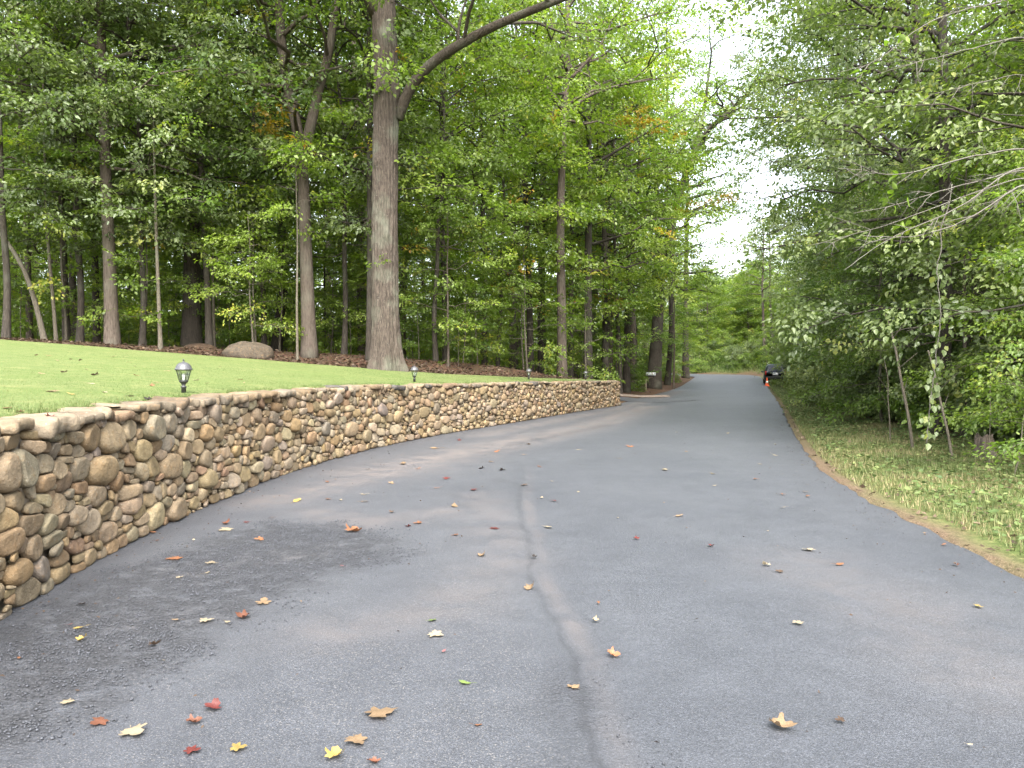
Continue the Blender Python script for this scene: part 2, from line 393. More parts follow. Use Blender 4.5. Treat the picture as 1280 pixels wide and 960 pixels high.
RE = [np.array([2.6, -3.0]), np.array([3.2, 1.5])] + [roadpt(*p) for p in [(1280, 719), (1232, 695), (1160, 661), (1100, 631), (1040, 597), (1010, 567), (993, 540), (981, 515), (970, 497), (960, 483)]] + [np.array(p) for p in [(27.2, 86), (28.3, 93), (25, 101), (14, 108), (-6, 112), (-30, 115)]]
LE = [np.array([16.6, 74.5])] + [np.array(p) for p in [(20.0, 86), (19.0, 92), (14, 97.5), (4, 101.5), (-10, 104.5), (-30, 107)]]
LE = [roadpt(*p) for p in [(838, 488), (852, 482.5)]] + LE
LE = [np.array([7.2, 44.5])] + LE
# left road edge: under the wall face as far as the wall end, then open edge
wl_vis = WL[S_ARC <= S_END - 2.6]
LEpoly = np.concatenate([wl_vis + NN[:len(wl_vis)] * .18, [END + np.array([.6, 3.0])], np.array(LE)])
def norm_param(P, n_it=12, step=.3):
    return relax(resample(P, step), n_it)
REc = norm_param(np.array(RE), 12); LEc = norm_param(LEpoly, 3)
def right_x(y): 
    k = REc[:, 1] < 92; o = np.argsort(REc[k][:, 1]); return np.interp(y, REc[k][o, 1], REc[k][o, 0])
def left_x(y):
    k = (LEc[:, 1] < 90); o = np.argsort(LEc[k][:, 1]); return np.interp(y, LEc[k][o, 1], LEc[k][o, 0])
def in_road(x, y, m=0.0):
    x = np.asarray(x, float); y = np.asarray(y, float)
    a = (x > left_x(y) - m) & (x < right_x(y) + m) & (y < 88)
    return a | (dist_poly(x, y, BEND) < 5.0 + m)
BEND = resample([(24, 87), (24, 94), (19, 100), (9, 105), (-8, 108), (-30, 111)], 1)
def dist_poly(x, y, P):
    P = np.asarray(P); x = np.asarray(x, float)
    sh = x.shape; q = np.stack([x, np.asarray(y, float)], -1).reshape(-1, 2); out = np.full(len(q), 1e9)
    for i in range(0, len(q), 20000):
        out[i:i + 20000] = np.sqrt(((q[i:i + 20000, None] - P[None]) ** 2).sum(-1)).min(1)
    return out.reshape(sh)
DRIVE = resample([(8.5, 39.5), (5.5, 42.0), (1, 44.5), (-6, 47), (-14, 50)], .4)

EYF = lambda x: np.interp(x, [-33, -26, -16.3, -11.8, -8.9, -5.4, -3.0, -1.0, 1.2, 3.3], [12, 23.5, 25.0, 25.6, 25.9, 25.9, 26.4, 28.4, 31.2, 34.2])
def height(X, Y):
    X = np.asarray(X, float); Y = np.asarray(Y, float)
    d, s = sdist(X, Y); base = hroad(Y)
    lx, rx = left_x(Y), right_x(Y)
    el = np.clip(lx - X, 0, None); er = np.clip(X - rx, 0, None)
    hl = base + .085 * np.minimum(el, 6) + .030 * np.clip(el - 6, 0, 60)
    dd = dist_poly(X, Y, DRIVE) if np.size(X) else 0
    hl = hl * smooth(1.2, 4.5, dd) + (base + .05 * np.clip(el, 0, 16)) * (1 - smooth(1.2, 4.5, dd))
    hr = base - .03 * smooth(0, .25, er) + .035 * np.minimum(er, 6) + .05 * np.clip(er - 6, 0, 10)
    nz = (fbm(X * .35, Y * .35, 3, 5) - .5) * .35
    out = np.where(X > .5 * (lx + rx), hr + nz * smooth(1.5, 6, er) + (fbm(X * 1.7, Y * 1.7, 3, 9) - .5) * .14 * smooth(.15, .9, er), hl + nz * smooth(2, 8, el))
    far = Y > 88
    out = np.where(far, base + 1.9 * smooth(4.6, 13, np.where(far, dist_poly(X, Y, BEND), 0)) + .4 * nz, out)
    top = wall_top(np.minimum(s, S_END)) - .05
    hin = top + .087 * np.minimum(d, 16) + .035 * np.clip(d - 16, 0, 60) + nz * smooth(12, 25, d) * .8 + .34 * smooth(.2, 5, Y - EYF(X)) * smooth(1, 3, d)
    w0 = .10 + 0 * s; w1 = np.where(s < S_END - .05, .34, .34 + np.minimum((s - S_END) * .5, 5))
    w = smooth(0, 1, (d - w0) / (w1 - w0))
    w = np.where(Y > 88, w * 0, w)
    out = out * (1 - w) + np.maximum(hin, out * 0 - 9) * w
    # dip below road sheet
    ir = in_road(X, Y, -.03)
    out = np.where(ir & (w < .02), base - .10, out)
    return out
def hz(x, y): return float(height(np.array([x]), np.array([y]))[0])
def on_ground(px, py, tmin=2.5):
    r = ray(px, py); t = np.arange(tmin, 120, .03); P = r[None] * t[:, None]
    Z = CAMZ + P[:, 2]
    for i in range(0, len(t), 400):
        h = np.maximum(height(P[i:i + 400, 0], P[i:i + 400, 1]), np.where(in_road(P[i:i + 400, 0], P[i:i + 400, 1]), hroad(P[i:i + 400, 1]), -9))
        k = np.nonzero(Z[i:i + 400] <= h)[0]
        if len(k): j = i + k[0]; return np.array([P[j, 0], P[j, 1], h[k[0]]])
    return np.array([P[-1, 0], P[-1, 1], 0])

# ------------------------------------------------------------------ ground sheet
def axis(dense0, dense1, st, lo, hi, g=1.12, mx=6):
    a = list(np.arange(dense0, dense1 + 1e-6, st)); s = st; x = dense1
    while x < hi: s = min(s * g, mx); x += s; a.append(x)
    s = st; x = dense0; b = []
    while x > lo: s = min(s * g, mx); x -= s; b.append(x)
    return np.array(b[::-1] + a)
gx = axis(-5.5, 8.5, .13, -260, 260, 1.09, 14); gy = axis(0, 38, .16, -40, 420, 1.09, 14)
GX, GY = np.meshgrid(gx, gy); GZ = height(GX, GY)
er = GX - right_x(GY); wob = (fbm(GX * .9, GY * .9, 4, 3) - .5)
sand = smooth(.36, .06, er + wob * 1.2) * (er > -.5) * (GY < 60) * smooth(20, 13, GY * .5 + 6) + .0
sand = np.maximum(sand, smooth(.5, .1, er + wob * .5) * (er > -.5) * (GY < 90) * .8)
vw = np.interp(GY, [0, 6, 10, 16, 20, 27, 45, 90], [8, 7, 6, 4.3, 3.4, 2.2, 1.3, 1.2])
verge = smooth(1.0, .80, er / vw + wob * .5) * (er > -.3) * (GY < 95)
green = ((GY > 88) * smooth(6, 8, dist_poly(GX, GY, BEND)) * smooth(18, 12, dist_poly(GX, GY, BEND))).astype(float)
me = mesh_np('ground', np.stack([GX, GY, GZ], -1).reshape(-1, 3), grid_faces(len(gy), len(gx)), M['ground'],
             fattr=dict(sand=sand.ravel(), verge=verge.ravel(), green=green.ravel()), shade=True)
tag(link('ground', me), kind='structure')

# ------------------------------------------------------------------ road sheet
def road_mesh():
    ys = np.concatenate([np.arange(-2.5, 2.4, .25), np.arange(2.4, 12, .055), np.arange(12, 24, .11), np.arange(24, 44, .25), np.arange(44, 88.1, .7)])
    L = left_x(ys); R = right_x(ys) + (fbm(ys * 1.9, ys * 0, 3, 8) - .5) * .16 * smooth(0, 2, ys)
    n = 280; u = np.linspace(0, 1, n)
    X = L[:, None] + (R - L)[:, None] * u; Y = np.repeat(ys[:, None], n, 1)
    # the bend beyond the crest
    lp = resample([(20.0, 88), (19.0, 92), (14, 97.5), (4, 101.5), (-10, 104.5), (-30, 107)], 1.5)
    rp = np.array([(27.4, 88), (28.3, 94), (25, 101.5), (14, 108), (-6, 112), (-30, 115)], float)
    t = np.linspace(0, 1, len(lp)); dr = np.concatenate([[0], np.cumsum(np.linalg.norm(np.diff(rp, axis=0), axis=1))]); dr /= dr[-1]
    rp = np.stack([np.interp(t, dr, rp[:, k]) for k in (0, 1)], 1)
    lp[0] = (L[-1], ys[-1]); rp[0] = (R[-1], ys[-1])
    X2 = lp[1:, 0][:, None] * (1 - u) + rp[1:, 0][:, None] * u; Y2 = lp[1:, 1][:, None] * (1 - u) + rp[1:, 1][:, None] * u
    X = np.concatenate([X, X2]); Y = np.concatenate([Y, Y2])
    Z = hroad(Y) + 0.0
    # gentle unevenness and the feathered edge
    Z += (fbm(X * .5, Y * .5, 3, 41) - .5) * .02 * (Y < 60)
    U = np.repeat(u[None], len(X), 0)
    Z -= .10 * smooth(.994, 1.0, U) * (Y < 88)
    # paving seam
    seam_px = [(640, 560), (655, 590), (652, 620), (655, 650), (663, 690), (668, 730), (685, 760), (712, 800), (728, 850), (738, 900), (752, 960), (775, 1040), (800, 1200)]
    SP = relax(resample([flat(*p) for p in seam_px], .05), 60)
    ds = np.full(X.shape, 9.0); side = np.zeros(X.shape); near = (Y < 17) & (Y > .5)
    sx = np.interp(Y, SP[::-1, 1], SP[::-1, 0]); sx = sx + (fbm(Y * 3, X * 0, 4, 77) - .5) * .10
    e = X - sx; fade = smooth(15, 8, Y)
    seam = np.exp(-((e + .015) / .026) ** 2) * (.25 + .65 * vnoise(Y * 5, Y * 0 + 3, 5)) * fade
    seam += .55 * np.exp(-((e + .10) / .13) ** 2) * smooth(5.2, 3.6, Y) * (.3 + .7 * fbm(X * 9, Y * 6, 3, 12))
    Z += .012 * smooth(.03, -.05, e) * fade * smooth(-1.2, -.3, e)
    dust = .55 * np.exp(-((e - .09) / .07) ** 2) * fade * (.3 + .7 * vnoise(Y * 3, Y * 0, 9))
    # dust washed along the wall and off the drive
    def blob(pts, wd):
        P = resample([flat(*p) for p in pts], .15); D = dist_poly(X, Y, P)
        return D / wd
    for pts, wd, a in [([(470, 590), (560, 570), (640, 553), (740, 532), (810, 508)], .75, .95), ([(600, 545), (700, 525), (770, 512), (850, 490)], .45, .75),
                       ([(330, 628), (430, 604), (520, 575)], .45, .75), ([(395, 640), (450, 655), (560, 640)], .35, .5), ([(250, 715), (320, 700), (380, 690)], .28, .5),
                       ([(170, 780), (240, 770)], .2, .35), ([(600, 620), (640, 700), (560, 760), (420, 790)], .35, .35), ([(1000, 700), (1130, 760), (1240, 850)], .5, .3)]:
        dust = np.maximum(dust, a * np.exp(-blob(pts, wd) ** 2))
    wet = np.zeros(X.shape)
    for pts, wd, a in [([(640, 556), (700, 543), (760, 531)], .22, .75), ([(600, 566), (650, 560)], .14, .5), ([(620, 600), (648, 606), (662, 612)], .12, .6), ([(760, 880), (930, 890), (1080, 860), (1180, 880)], .16, .16), ([(890, 655), (1000, 640)], .4, .18), ([(780, 650), (840, 690)], .4, .12)]:
        wet = np.maximum(wet, a * np.exp(-blob(pts, wd) ** 2) * (.5 + .5 * fbm(X * 2, Y * 2, 3, 31)))
    # loose coarse patch at lower left
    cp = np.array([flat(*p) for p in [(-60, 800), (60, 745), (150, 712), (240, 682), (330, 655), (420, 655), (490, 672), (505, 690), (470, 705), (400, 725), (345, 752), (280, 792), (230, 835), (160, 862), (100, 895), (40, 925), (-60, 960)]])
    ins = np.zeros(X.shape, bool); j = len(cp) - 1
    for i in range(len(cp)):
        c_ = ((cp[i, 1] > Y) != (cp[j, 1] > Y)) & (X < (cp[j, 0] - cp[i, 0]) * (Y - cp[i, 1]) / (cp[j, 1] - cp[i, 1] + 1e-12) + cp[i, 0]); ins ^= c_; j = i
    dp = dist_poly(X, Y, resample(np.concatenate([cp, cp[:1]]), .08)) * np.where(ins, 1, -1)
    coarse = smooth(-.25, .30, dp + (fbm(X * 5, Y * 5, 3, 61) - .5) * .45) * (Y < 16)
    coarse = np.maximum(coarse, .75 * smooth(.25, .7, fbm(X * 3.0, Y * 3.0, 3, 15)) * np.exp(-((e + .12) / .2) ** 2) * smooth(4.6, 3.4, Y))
    dw, _ = sdist(X, Y); wallband = np.exp(-((dw + .05) / .28) ** 2) * (Y < 34)
    seam = np.clip(seam + wet + .35 * wallband * (.4 + .6 * fbm(X * 3, Y * 3, 3, 2)), 0, 1)
    seam = np.clip(seam + .5 * smooth(.985, .996, U) * (Y < 80), 0, 1)
    wear = smooth(.1, -.4, e) * (Y < 30)
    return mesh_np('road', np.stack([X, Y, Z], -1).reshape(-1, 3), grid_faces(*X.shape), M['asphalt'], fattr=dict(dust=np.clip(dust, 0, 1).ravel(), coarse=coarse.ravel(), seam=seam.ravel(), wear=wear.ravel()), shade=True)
tag(link('road', road_mesh()), kind='structure')

# driveway behind the wall end
def strip(P, wl, wr, n=12, dz=.03):
    P = np.asarray(P); T = np.gradient(P, axis=0); T /= np.linalg.norm(T, axis=1)[:, None]; N = np.stack([-T[:, 1], T[:, 0]], 1)
    o = np.linspace(-wl, wr, n); X = P[:, 0][:, None] + N[:, 0][:, None] * o; Y = P[:, 1][:, None] + N[:, 1][:, None] * o
    return X, Y
X, Y = strip(DRIVE, 1.9, 1.9)
Z = height(X, Y) + .035; Z = np.maximum(Z, hroad(Y) + .006); Z = np.where(in_road(X, Y, 0), hroad(Y) + .016, Z)
z0 = np.zeros(X.size)
tag(link('driveway', mesh_np('driveway', np.stack([X, Y, Z], -1).reshape(-1, 3), grid_faces(*X.shape), M['asphalt'], fattr=dict(dust=z0 + .1, coarse=z0, seam=z0 + .25, wear=z0), shade=True)), kind='structure')
# pale apron kerb on the far side of the driveway
KP = resample([(8.9, 46.0), (7.8, 45.1), (5.0, 45.1), (2.0, 46.2)], .3)
X, Y = strip(KP, .45, .45, 6); Z = np.maximum(height(X, Y), hroad(Y)) + .03 + .10 * (1 - np.abs(np.linspace(-1, 1, 6)) ** 4)[None]
tag(link('kerb', mesh_np('kerb', np.stack([X, Y, Z], -1).reshape(-1, 3), grid_faces(*X.shape), M['concrete'], shade=True)), kind='structure')

# ------------------------------------------------------------------ lawn
E = resample([(-34, -6), (-33, 12), (-26, 23.5), (-16.3, 25.0), (-11.8, 25.6), (-8.9, 25.9), (-5.4, 25.9), (-3.0, 26.4), (-1.0, 28.4), (1.2, 31.2), (3.3, 34.2)], .5)
E = relax(E, 4)
def lawn_pt(a, b):
    """a in 0..1 along the lawn, b in 0..1 from wall to wood edge"""
    w, _ = wall_at(np.interp(a, [0, 1], [0.2, S_END - 2.9]), np.full(np.shape(a), .30))
    k = np.interp(a, [0, .12, .25, .4, .6, .8, 1], [0, .25, .45, .62, .74, .86, 1.0])
    i = np.linspace(0, 1, len(E)); e = np.stack([np.interp(k, i, E[:, q]) for q in (0, 1)], -1)
    return w + (e - w) * np.asarray(b)[..., None]
a, b = np.meshgrid(np.linspace(0, 1, 260), np.linspace(0, 1, 90) ** 1.3, indexing='ij')
P = lawn_pt(a, b)
edge_w = (fbm(P[..., 0] * 1.3, P[..., 1] * 1.3, 4, 4) - .5) * 1.3 * smooth(.9, 1, b)
Y_ = P[..., 1] + edge_w
Z = height(P[..., 0], Y_) + .03 * smooth(1.0, .97, b) - .04 * smooth(.985, 1.0, b)
tag(link('lawn', mesh_np('lawn', np.stack([P[..., 0], Y_, Z], -1).reshape(-1, 3), grid_faces(*P.shape[:2]), M['lawn'], shade=True)), kind='structure')

def blades(P, h, w, rng, lean=.5, tone=None):
    n = len(P); az = rng.uniform(0, 2 * PI, n); d = np.stack([np.cos(az), np.sin(az), 0 * az], 1); s = np.stack([-np.sin(az), np.cos(az), 0 * az], 1)
    h = h * rng.uniform(.5, 1.3, n); ln = lean * rng.uniform(.1, 1, n) * h
    V = np.stack([P - s * w / 2, P + s * w / 2, P + d * ln[:, None] + np.array([0, 0, 1]) * h[:, None]], 1).reshape(-1, 3)
    tn = rng.beta(2, 2.2, n) if tone is None else tone
    return V, np.arange(3 * n).reshape(-1, 3), np.repeat(tn, 3)
n = 260000
a = RNG.beta(.9, 1.5, n) * .95 + .02; b = RNG.beta(.75, 1.9, n)
P = lawn_pt(a, b); k = (P[:, 1] > 3.2) & (P[:, 0] > -22); P = P[k]; b = b[k]
P3 = np.concatenate([P, (height(P[:, 0], P[:, 1]) + .02)[:, None]], 1)
V, F, tn = blades(P3, .022, .007, RNG)
tn = np.clip(tn + (fbm(P3[:, 0] * .7, P3[:, 1] * .7, 4, 6).repeat(3) - .5) * 1.3, 0, 1)
tag(link('lawn_grass', mesh_np('lawn_grass', V, F, M['blade_lawn'], fattr=dict(tone=tn))), kind='stuff', label='short mown grass on the lawn above the stone wall', cat='grass')

ta = RNG.uniform(.02, .985, 15000); P = lawn_pt(ta, RNG.exponential(.006, 15000)); P3 = np.concatenate([P, (height(P[:, 0], P[:, 1]) + .01)[:, None]], 1)
k = vnoise(ta * 160, ta * 0, 5) > .35; V, F, tn = blades(P3[k], .055, .007, RNG, lean=1.0)
tag(link('edge_grass', mesh_np('edge_grass', V, F, M['blade_lawn'], fattr=dict(tone=tn))), kind='stuff', label='longer grass tufts leaning over the wall top', cat='grass')

# ------------------------------------------------------------------ stone wall
def clip_poly(poly, nx, ny, c):
    out = []; m = len(poly)
    for i in range(m):
        p = poly[i]; q = poly[(i + 1) % m]; dp = nx * p[0] + ny * p[1] - c; dq = nx * q[0] + ny * q[1] - c
        if dp <= 0: out.append(p)
        if (dp < 0 < dq) or (dq < 0 < dp):
            t = dp / (dp - dq); out.append((p[0] + t * (q[0] - p[0]), p[1] + t * (q[1] - p[1])))
    return out
def stone_cells(S0, S1, H, asp=1.85):
    rng = np.random.default_rng(5); HH = H * asp; cell = .34; gridd = {}; pts = []
    def ok(x, y, r):
        cx, cy = int(x / cell), int(y / cell)
        for i in range(cx - 1, cx + 2):
            for j in range(cy - 1, cy + 2):
                for (a_, b_, c_) in gridd.get((i, j), ()):
                    if (a_ - x) ** 2 + (b_ - y) ** 2 < (.93 * (r + c_)) ** 2: return False
        return True
    Ar = (S1 - S0) * HH
    for r, tries in ((.235, Ar * 1.0), (.185, Ar * 6), (.145, Ar * 34), (.11, Ar * 80), (.075, Ar * 120), (.046, Ar * 90)):
        for _ in range(int(tries)):
            rr = r * rng.uniform(.88, 1.12); x = rng.uniform(S0, S1); y = rng.uniform(.45 * rr, HH - .45 * rr)
            if r > .18 and y > HH * .8 and rng.random() < .6: continue
            if ok(x, y, rr): gridd.setdefault((int(x / cell), int(y / cell)), []).append((x, y, rr)); pts.append((x, y, rr))
    pts = np.array(pts)
    cells = []
    gi = {}
    for idx, (x, y, r) in enumerate(pts): gi.setdefault((int(x / cell), int(y / cell)), []).append(idx)
    for idx, (x, y, r) in enumerate(pts):
        poly = [(x - .4, max(0, y - .4)), (x + .4, max(0, y - .4)), (x + .4, min(HH, y + .4)), (x - .4, min(HH, y + .4))]
        poly = [(min(max(p[0], S0), S1), p[1]) for p in poly]
        cx, cy = int(x / cell), int(y / cell); nb = [k_ for i in range(cx - 2, cx + 3) for j in range(cy - 2, cy + 3) for k_ in gi.get((i, j), ()) if k_ != idx]
        nb = sorted(nb, key=lambda k_: (pts[k_, 0] - x) ** 2 + (pts[k_, 1] - y) ** 2)[:22]
        for k_ in nb:
            dx, dy = pts[k_, 0] - x, pts[k_, 1] - y; d2 = dx * dx + dy * dy; d = math.sqrt(d2)
            m = (d2 + r * r - pts[k_, 2] ** 2) / (2 * d); nx, ny = dx / d, dy / d
            poly = clip_poly(poly, nx, ny, nx * x + ny * y + m)
            if len(poly) < 3: break
        if len(poly) >= 3: cells.append(np.array(poly) / np.array([1, asp]))
    out = []
    for q in cells:
        w_, h_ = np.ptp(q[:, 0]), np.ptp(q[:, 1]); u_ = rng.random()
        if u_ < .30 and h_ > .07:            # thin bedded stones
            c_ = q.mean(0) + [0, rng.uniform(-.18, .18) * h_]; a_ = rng.normal(0, .10); nx, ny = -math.sin(a_), math.cos(a_)
        elif u_ < .34 and w_ > .15:
            c_ = q.mean(0) + [rng.uniform(-.15, .15) * w_, 0]; a_ = rng.normal(PI / 2, .2); nx, ny = -math.sin(a_), math.cos(a_)
        else: out.append(q); continue
        k_ = nx * c_[0] + ny * c_[1]; L_ = [tuple(v) for v in q]
        for s_ in (1, -1):
            r_ = clip_poly(L_, nx * s_, ny * s_, k_ * s_)
            if len(r_) >= 3: out.append(np.array(r_))
    return out
STCOL = np.array([(.33, .25, .155), (.36, .275, .175), (.27, .19, .115), (.30, .25, .18), (.27, .235, .185), (.36, .25, .135), (.30, .185, .105), (.40, .33, .235), (.18, .16, .14), (.33, .28, .20)])
STW = np.array([.2, .17, .13, .12, .08, .09, .07, .06, .03, .05])
def stone_from_poly(poly, na, nr, rng):
    c = poly.mean(0)
    A = np.roll(poly, -1, 0); cr = poly[:, 0] * A[:, 1] - A[:, 0] * poly[:, 1]; ar = cr.sum() / 2
    if abs(ar) < 1.5e-4: return None
    c = ((poly + A) * cr[:, None]).sum(0) / (6 * ar)
    q = poly - c; th = np.linspace(0, 2 * PI, na, endpoint=False); dv = np.stack([np.cos(th), np.sin(th)], 1)
    e = np.roll(q, -1, 0) - q
    den = dv[:, None, 0] * e[None, :, 1] - dv[:, None, 1] * e[None, :, 0] + 1e-12
    t = (q[None, :, 0] * e[None, :, 1] - q[None, :, 1] * e[None, :, 0]) / den
    u = (q[None, :, 0] * dv[:, None, 1] - q[None, :, 1] * dv[:, None, 0]) / den
    t = np.where((t > 0) & (u > -1e-6) & (u < 1 + 1e-6), t, 1e9); r = t.min(1); r = np.minimum(r, .5)
    g = np.array([.06, .24, .4, .24, .06]); rs = sum(g[k] * np.roll(r, k - 2) for k in range(5)); rs = sum(g[k] * np.roll(rs, k - 2) for k in range(5))
    sq = rng.uniform(.0, .5)
    rr = np.minimum(rs, r) * (1 - sq) + rs * sq; rr = np.minimum(rr, r * 1.05) - rng.uniform(.001, .005)
    rr = np.maximum(rr, .012)
    ext = math.sqrt(abs(ar)); D = ext * rng.uniform(.22, .36); e1 = rng.uniform(.34, .66); e2 = rng.uniform(.6, 1.0)
    al = np.linspace(0, 1, nr) ** .9 * math.radians(112); al[0] = .0
    rho = np.sin(np.minimum(al, PI / 2)) ** e1 * np.where(al > PI / 2, np.cos(al - PI / 2) ** .5, 1)
    dep = np.where(al < PI / 2, np.cos(al).clip(0) ** e2, -np.sin(al - PI / 2) * 1.2) * D
    tilt = rng.normal(0, .13, 2)
    V = np.zeros((nr, na, 3)); V[..., 0] = rho[:, None] * rr[None] * dv[None, :, 0]; V[..., 1] = rho[:, None] * rr[None] * dv[None, :, 1]
    dep = np.minimum(dep, D * rng.uniform(.66, .95)) + .10 * dep
    V[..., 2] = dep[:, None] + V[..., 0] * tilt[0] + V[..., 1] * tilt[1]
    f = rng.uniform(6, 16, (5, 3)) * rng.choice([-1, 1], (5, 3)); ph = rng.uniform(0, 6.28, 5)
    w = np.sin(np.tensordot(V, f.T, 1) + ph).sum(-1) / 5
    V *= (1 + .09 * w)[..., None]
    V[..., 2] -= D * .35
    return c, V.reshape(-1, 3), ext
rng_s = np.random.default_rng(21)
H0 = 1.17
cells = stone_cells(0.0, S_END, H0)
wall = empty('stone_wall', (WL[len(WL) // 3, 0], WL[len(WL) // 3, 1], 0), 'long curving dry stone retaining wall of tan fieldstones holding up the lawn', 'stone wall')
wall_loc = np.array(wall.location)
VV, FF, CC = [], [], []; nv = 0; FT = []
for poly in cells:
    sc = poly[:, 0].mean(); y_w = float(np.interp(sc, S_ARC, WL[:, 1]))
    na, nr = (26, 9) if y_w < 11 else ((18, 6) if y_w < 20 else (12, 5))
    st = stone_from_poly(poly, na, nr, rng_s)
    if st is None: continue
    c, V, ext = st
    ztop = float(wall_top(sc)) - .075; zs = ztop / H0
    s = c[0] + V[:, 0]; z = (c[1] + V[:, 1]) * zs
    off = -(V[:, 2] + rng_s.normal(0, .011) + .034) + .03 * z           # slight batter
    p, _ = wall_at(np.clip(s, 0, S_END), off)
    p = p + 0
    VV.append(np.concatenate([p, z[:, None]], 1)); FF.append(grid_faces(nr, na, True) + nv); nv += len(V)
    col = (.68 * STCOL[rng_s.choice(len(STCOL), p=STW)] + .32 * np.array([.315, .272, .205])) * rng_s.uniform(.84, 1.2) * np.array([1, rng_s.uniform(.95, 1.03), rng_s.uniform(.9, 1.08)])
    CC.append(np.repeat(col[None], len(V), 0))
me = mesh_np('face_stones', np.concatenate(VV) - wall_loc, np.concatenate(FF), M['stone'], shade=True, vcol=dict(col=np.concatenate(CC)))
link('face_stones', me, wall)
# core
ss = np.linspace(0, S_END, 200); prof = [(.028, -.2), (.05, .98), (.40, .98), (.40, -.2)]
rows = []
for off, zf in prof:
    p, _ = wall_at(ss, np.full(len(ss), off)); rows.append(np.concatenate([p, ((wall_top(ss) - .06) * zf if zf > 0 else 0 * ss + zf)[:, None]], 1))
V = np.stack(rows, 1).reshape(-1, 3) - wall_loc; F = grid_faces(len(ss), 4, True)
n4 = (len(ss) - 1) * 4
link('core', mesh_np('core', V, [F, np.array([[0, 1, 2, 3], [n4 + 3, n4 + 2, n4 + 1, n4]])], M['wall_core']), wall)
# cap stones
VV, FF, CC = [], [], []; nv = 0; s = 0.0
while s < S_END - .02:
    Ls = float(np.clip(rng_s.lognormal(-1.15, .42), .14, .7)); Ls = min(Ls, S_END - s)
    near = float(np.interp(s, S_ARC, WL[:, 1])) < 14
    nu, nw = (15, 9) if near else (8, 6)
    th = rng_s.uniform(.07, .115) if rng_s.random() < .8 else rng_s.uniform(.10, .15)
    fr = rng_s.uniform(-.075, -.025); bk = rng_s.uniform(.34, .46); lift = rng_s.normal(-.004, .016); tl = rng_s.normal(0, .035)
    m = 2 * (nu + nw); # cross-section ring around the slab: param over s (nu) x ring
    uu = np.linspace(-1, 1, nu); ring = np.linspace(0, 2 * PI, 20, endpoint=False)
    er_ = .22
    V = []
    for u_ in uu:
        taper = (1 - abs(u_) ** 10) ** .30 if abs(u_) < 1 else 0.0
        cc_, sn = np.cos(ring), np.sin(ring)
        ww = np.sign(cc_) * np.abs(cc_) ** .35; hh = np.sign(sn) * np.abs(sn) ** .30
        so = s + Ls / 2 + u_ * (Ls / 2 - .003) + .0 * ww
        frn = fr + (vnoise(np.array(so * 9), np.array(3.3), 8) - .5) * .11
        o = (frn + bk) / 2 + ww * (bk - frn) / 2 * (.3 + .7 * taper)
        zt = wall_top(np.array(so)) - th / 2 + hh * th / 2 * (.25 + .75 * taper) + lift + tl * u_ * .5
        zt = zt + (vnoise(so * 11 + 0 * ww, o * 11, 4) - .5) * .032
        so_v = np.clip(so + (vnoise(o * 11, ww * 0 + s * 7, 2) - .5) * .035 * abs(u_), 0, S_END)
        p, _ = wall_at(so_v + 0 * ww, o); V.append(np.concatenate([p, (zt + 0 * ww)[:, None]], 1))
    V = np.concatenate(V); F = grid_faces(nu, 20, True) + nv
    VV.append(V); FF.append(F); nv += len(V)
    col = STCOL[rng_s.choice(len(STCOL), p=STW)] * rng_s.uniform(.85, 1.2); col = (.6 * col + .4 * np.array([.33, .285, .235])) * rng_s.uniform(.6, .95)
    if rng_s.random() < .08: col = np.array([.12, .115, .11])
    CC.append(np.repeat(col[None], len(V), 0)); s += Ls
link('cap_stones', mesh_np('cap_stones', np.concatenate(VV) - wall_loc, np.concatenate(FF), M['stone'], shade=True, vcol=dict(col=np.concatenate(CC))), wall)

# ------------------------------------------------------------------ foliage machinery
def leaf_mesh(P, D, N, L, W, hi=False):
    """leaf blades: base points P, direction D, normal N, length L, width W"""
    S = np.cross(D, N); S /= np.linalg.norm(S, axis=1)[:, None] + 1e-9; N2 = np.cross(S, D)
    L = L[:, None]; W = W[:, None]; n = len(P)
    if hi:
        f = N2 * L * .07
        V = np.stack([P, P + D * L * .28 + S * W * .46 + f, P + D * L * .66 + S * W * .36 + f * .6, P + D * L - N2 * L * .14, P + D * L * .66 - S * W * .36 + f * .6, P + D * L * .28 - S * W * .46 + f], 1)
        b = np.arange(n)[:, None] * 6
        F = np.concatenate([b + np.array([[0, 1, 2, 3]]), b + np.array([[0, 3, 4, 5]])])
        return V.reshape(-1, 3), F, 6
    f = N2 * L * .08
    V = np.stack([P, P + D * L * .45 + S * W * .5 + f, P + D * L - N2 * L * .10, P + D * L * .45 - S * W * .5 + f], 1)
    b = np.arange(n)[:, None] * 4
    return V.reshape(-1, 3), b + np.array([[0, 1, 2, 3]]), 4
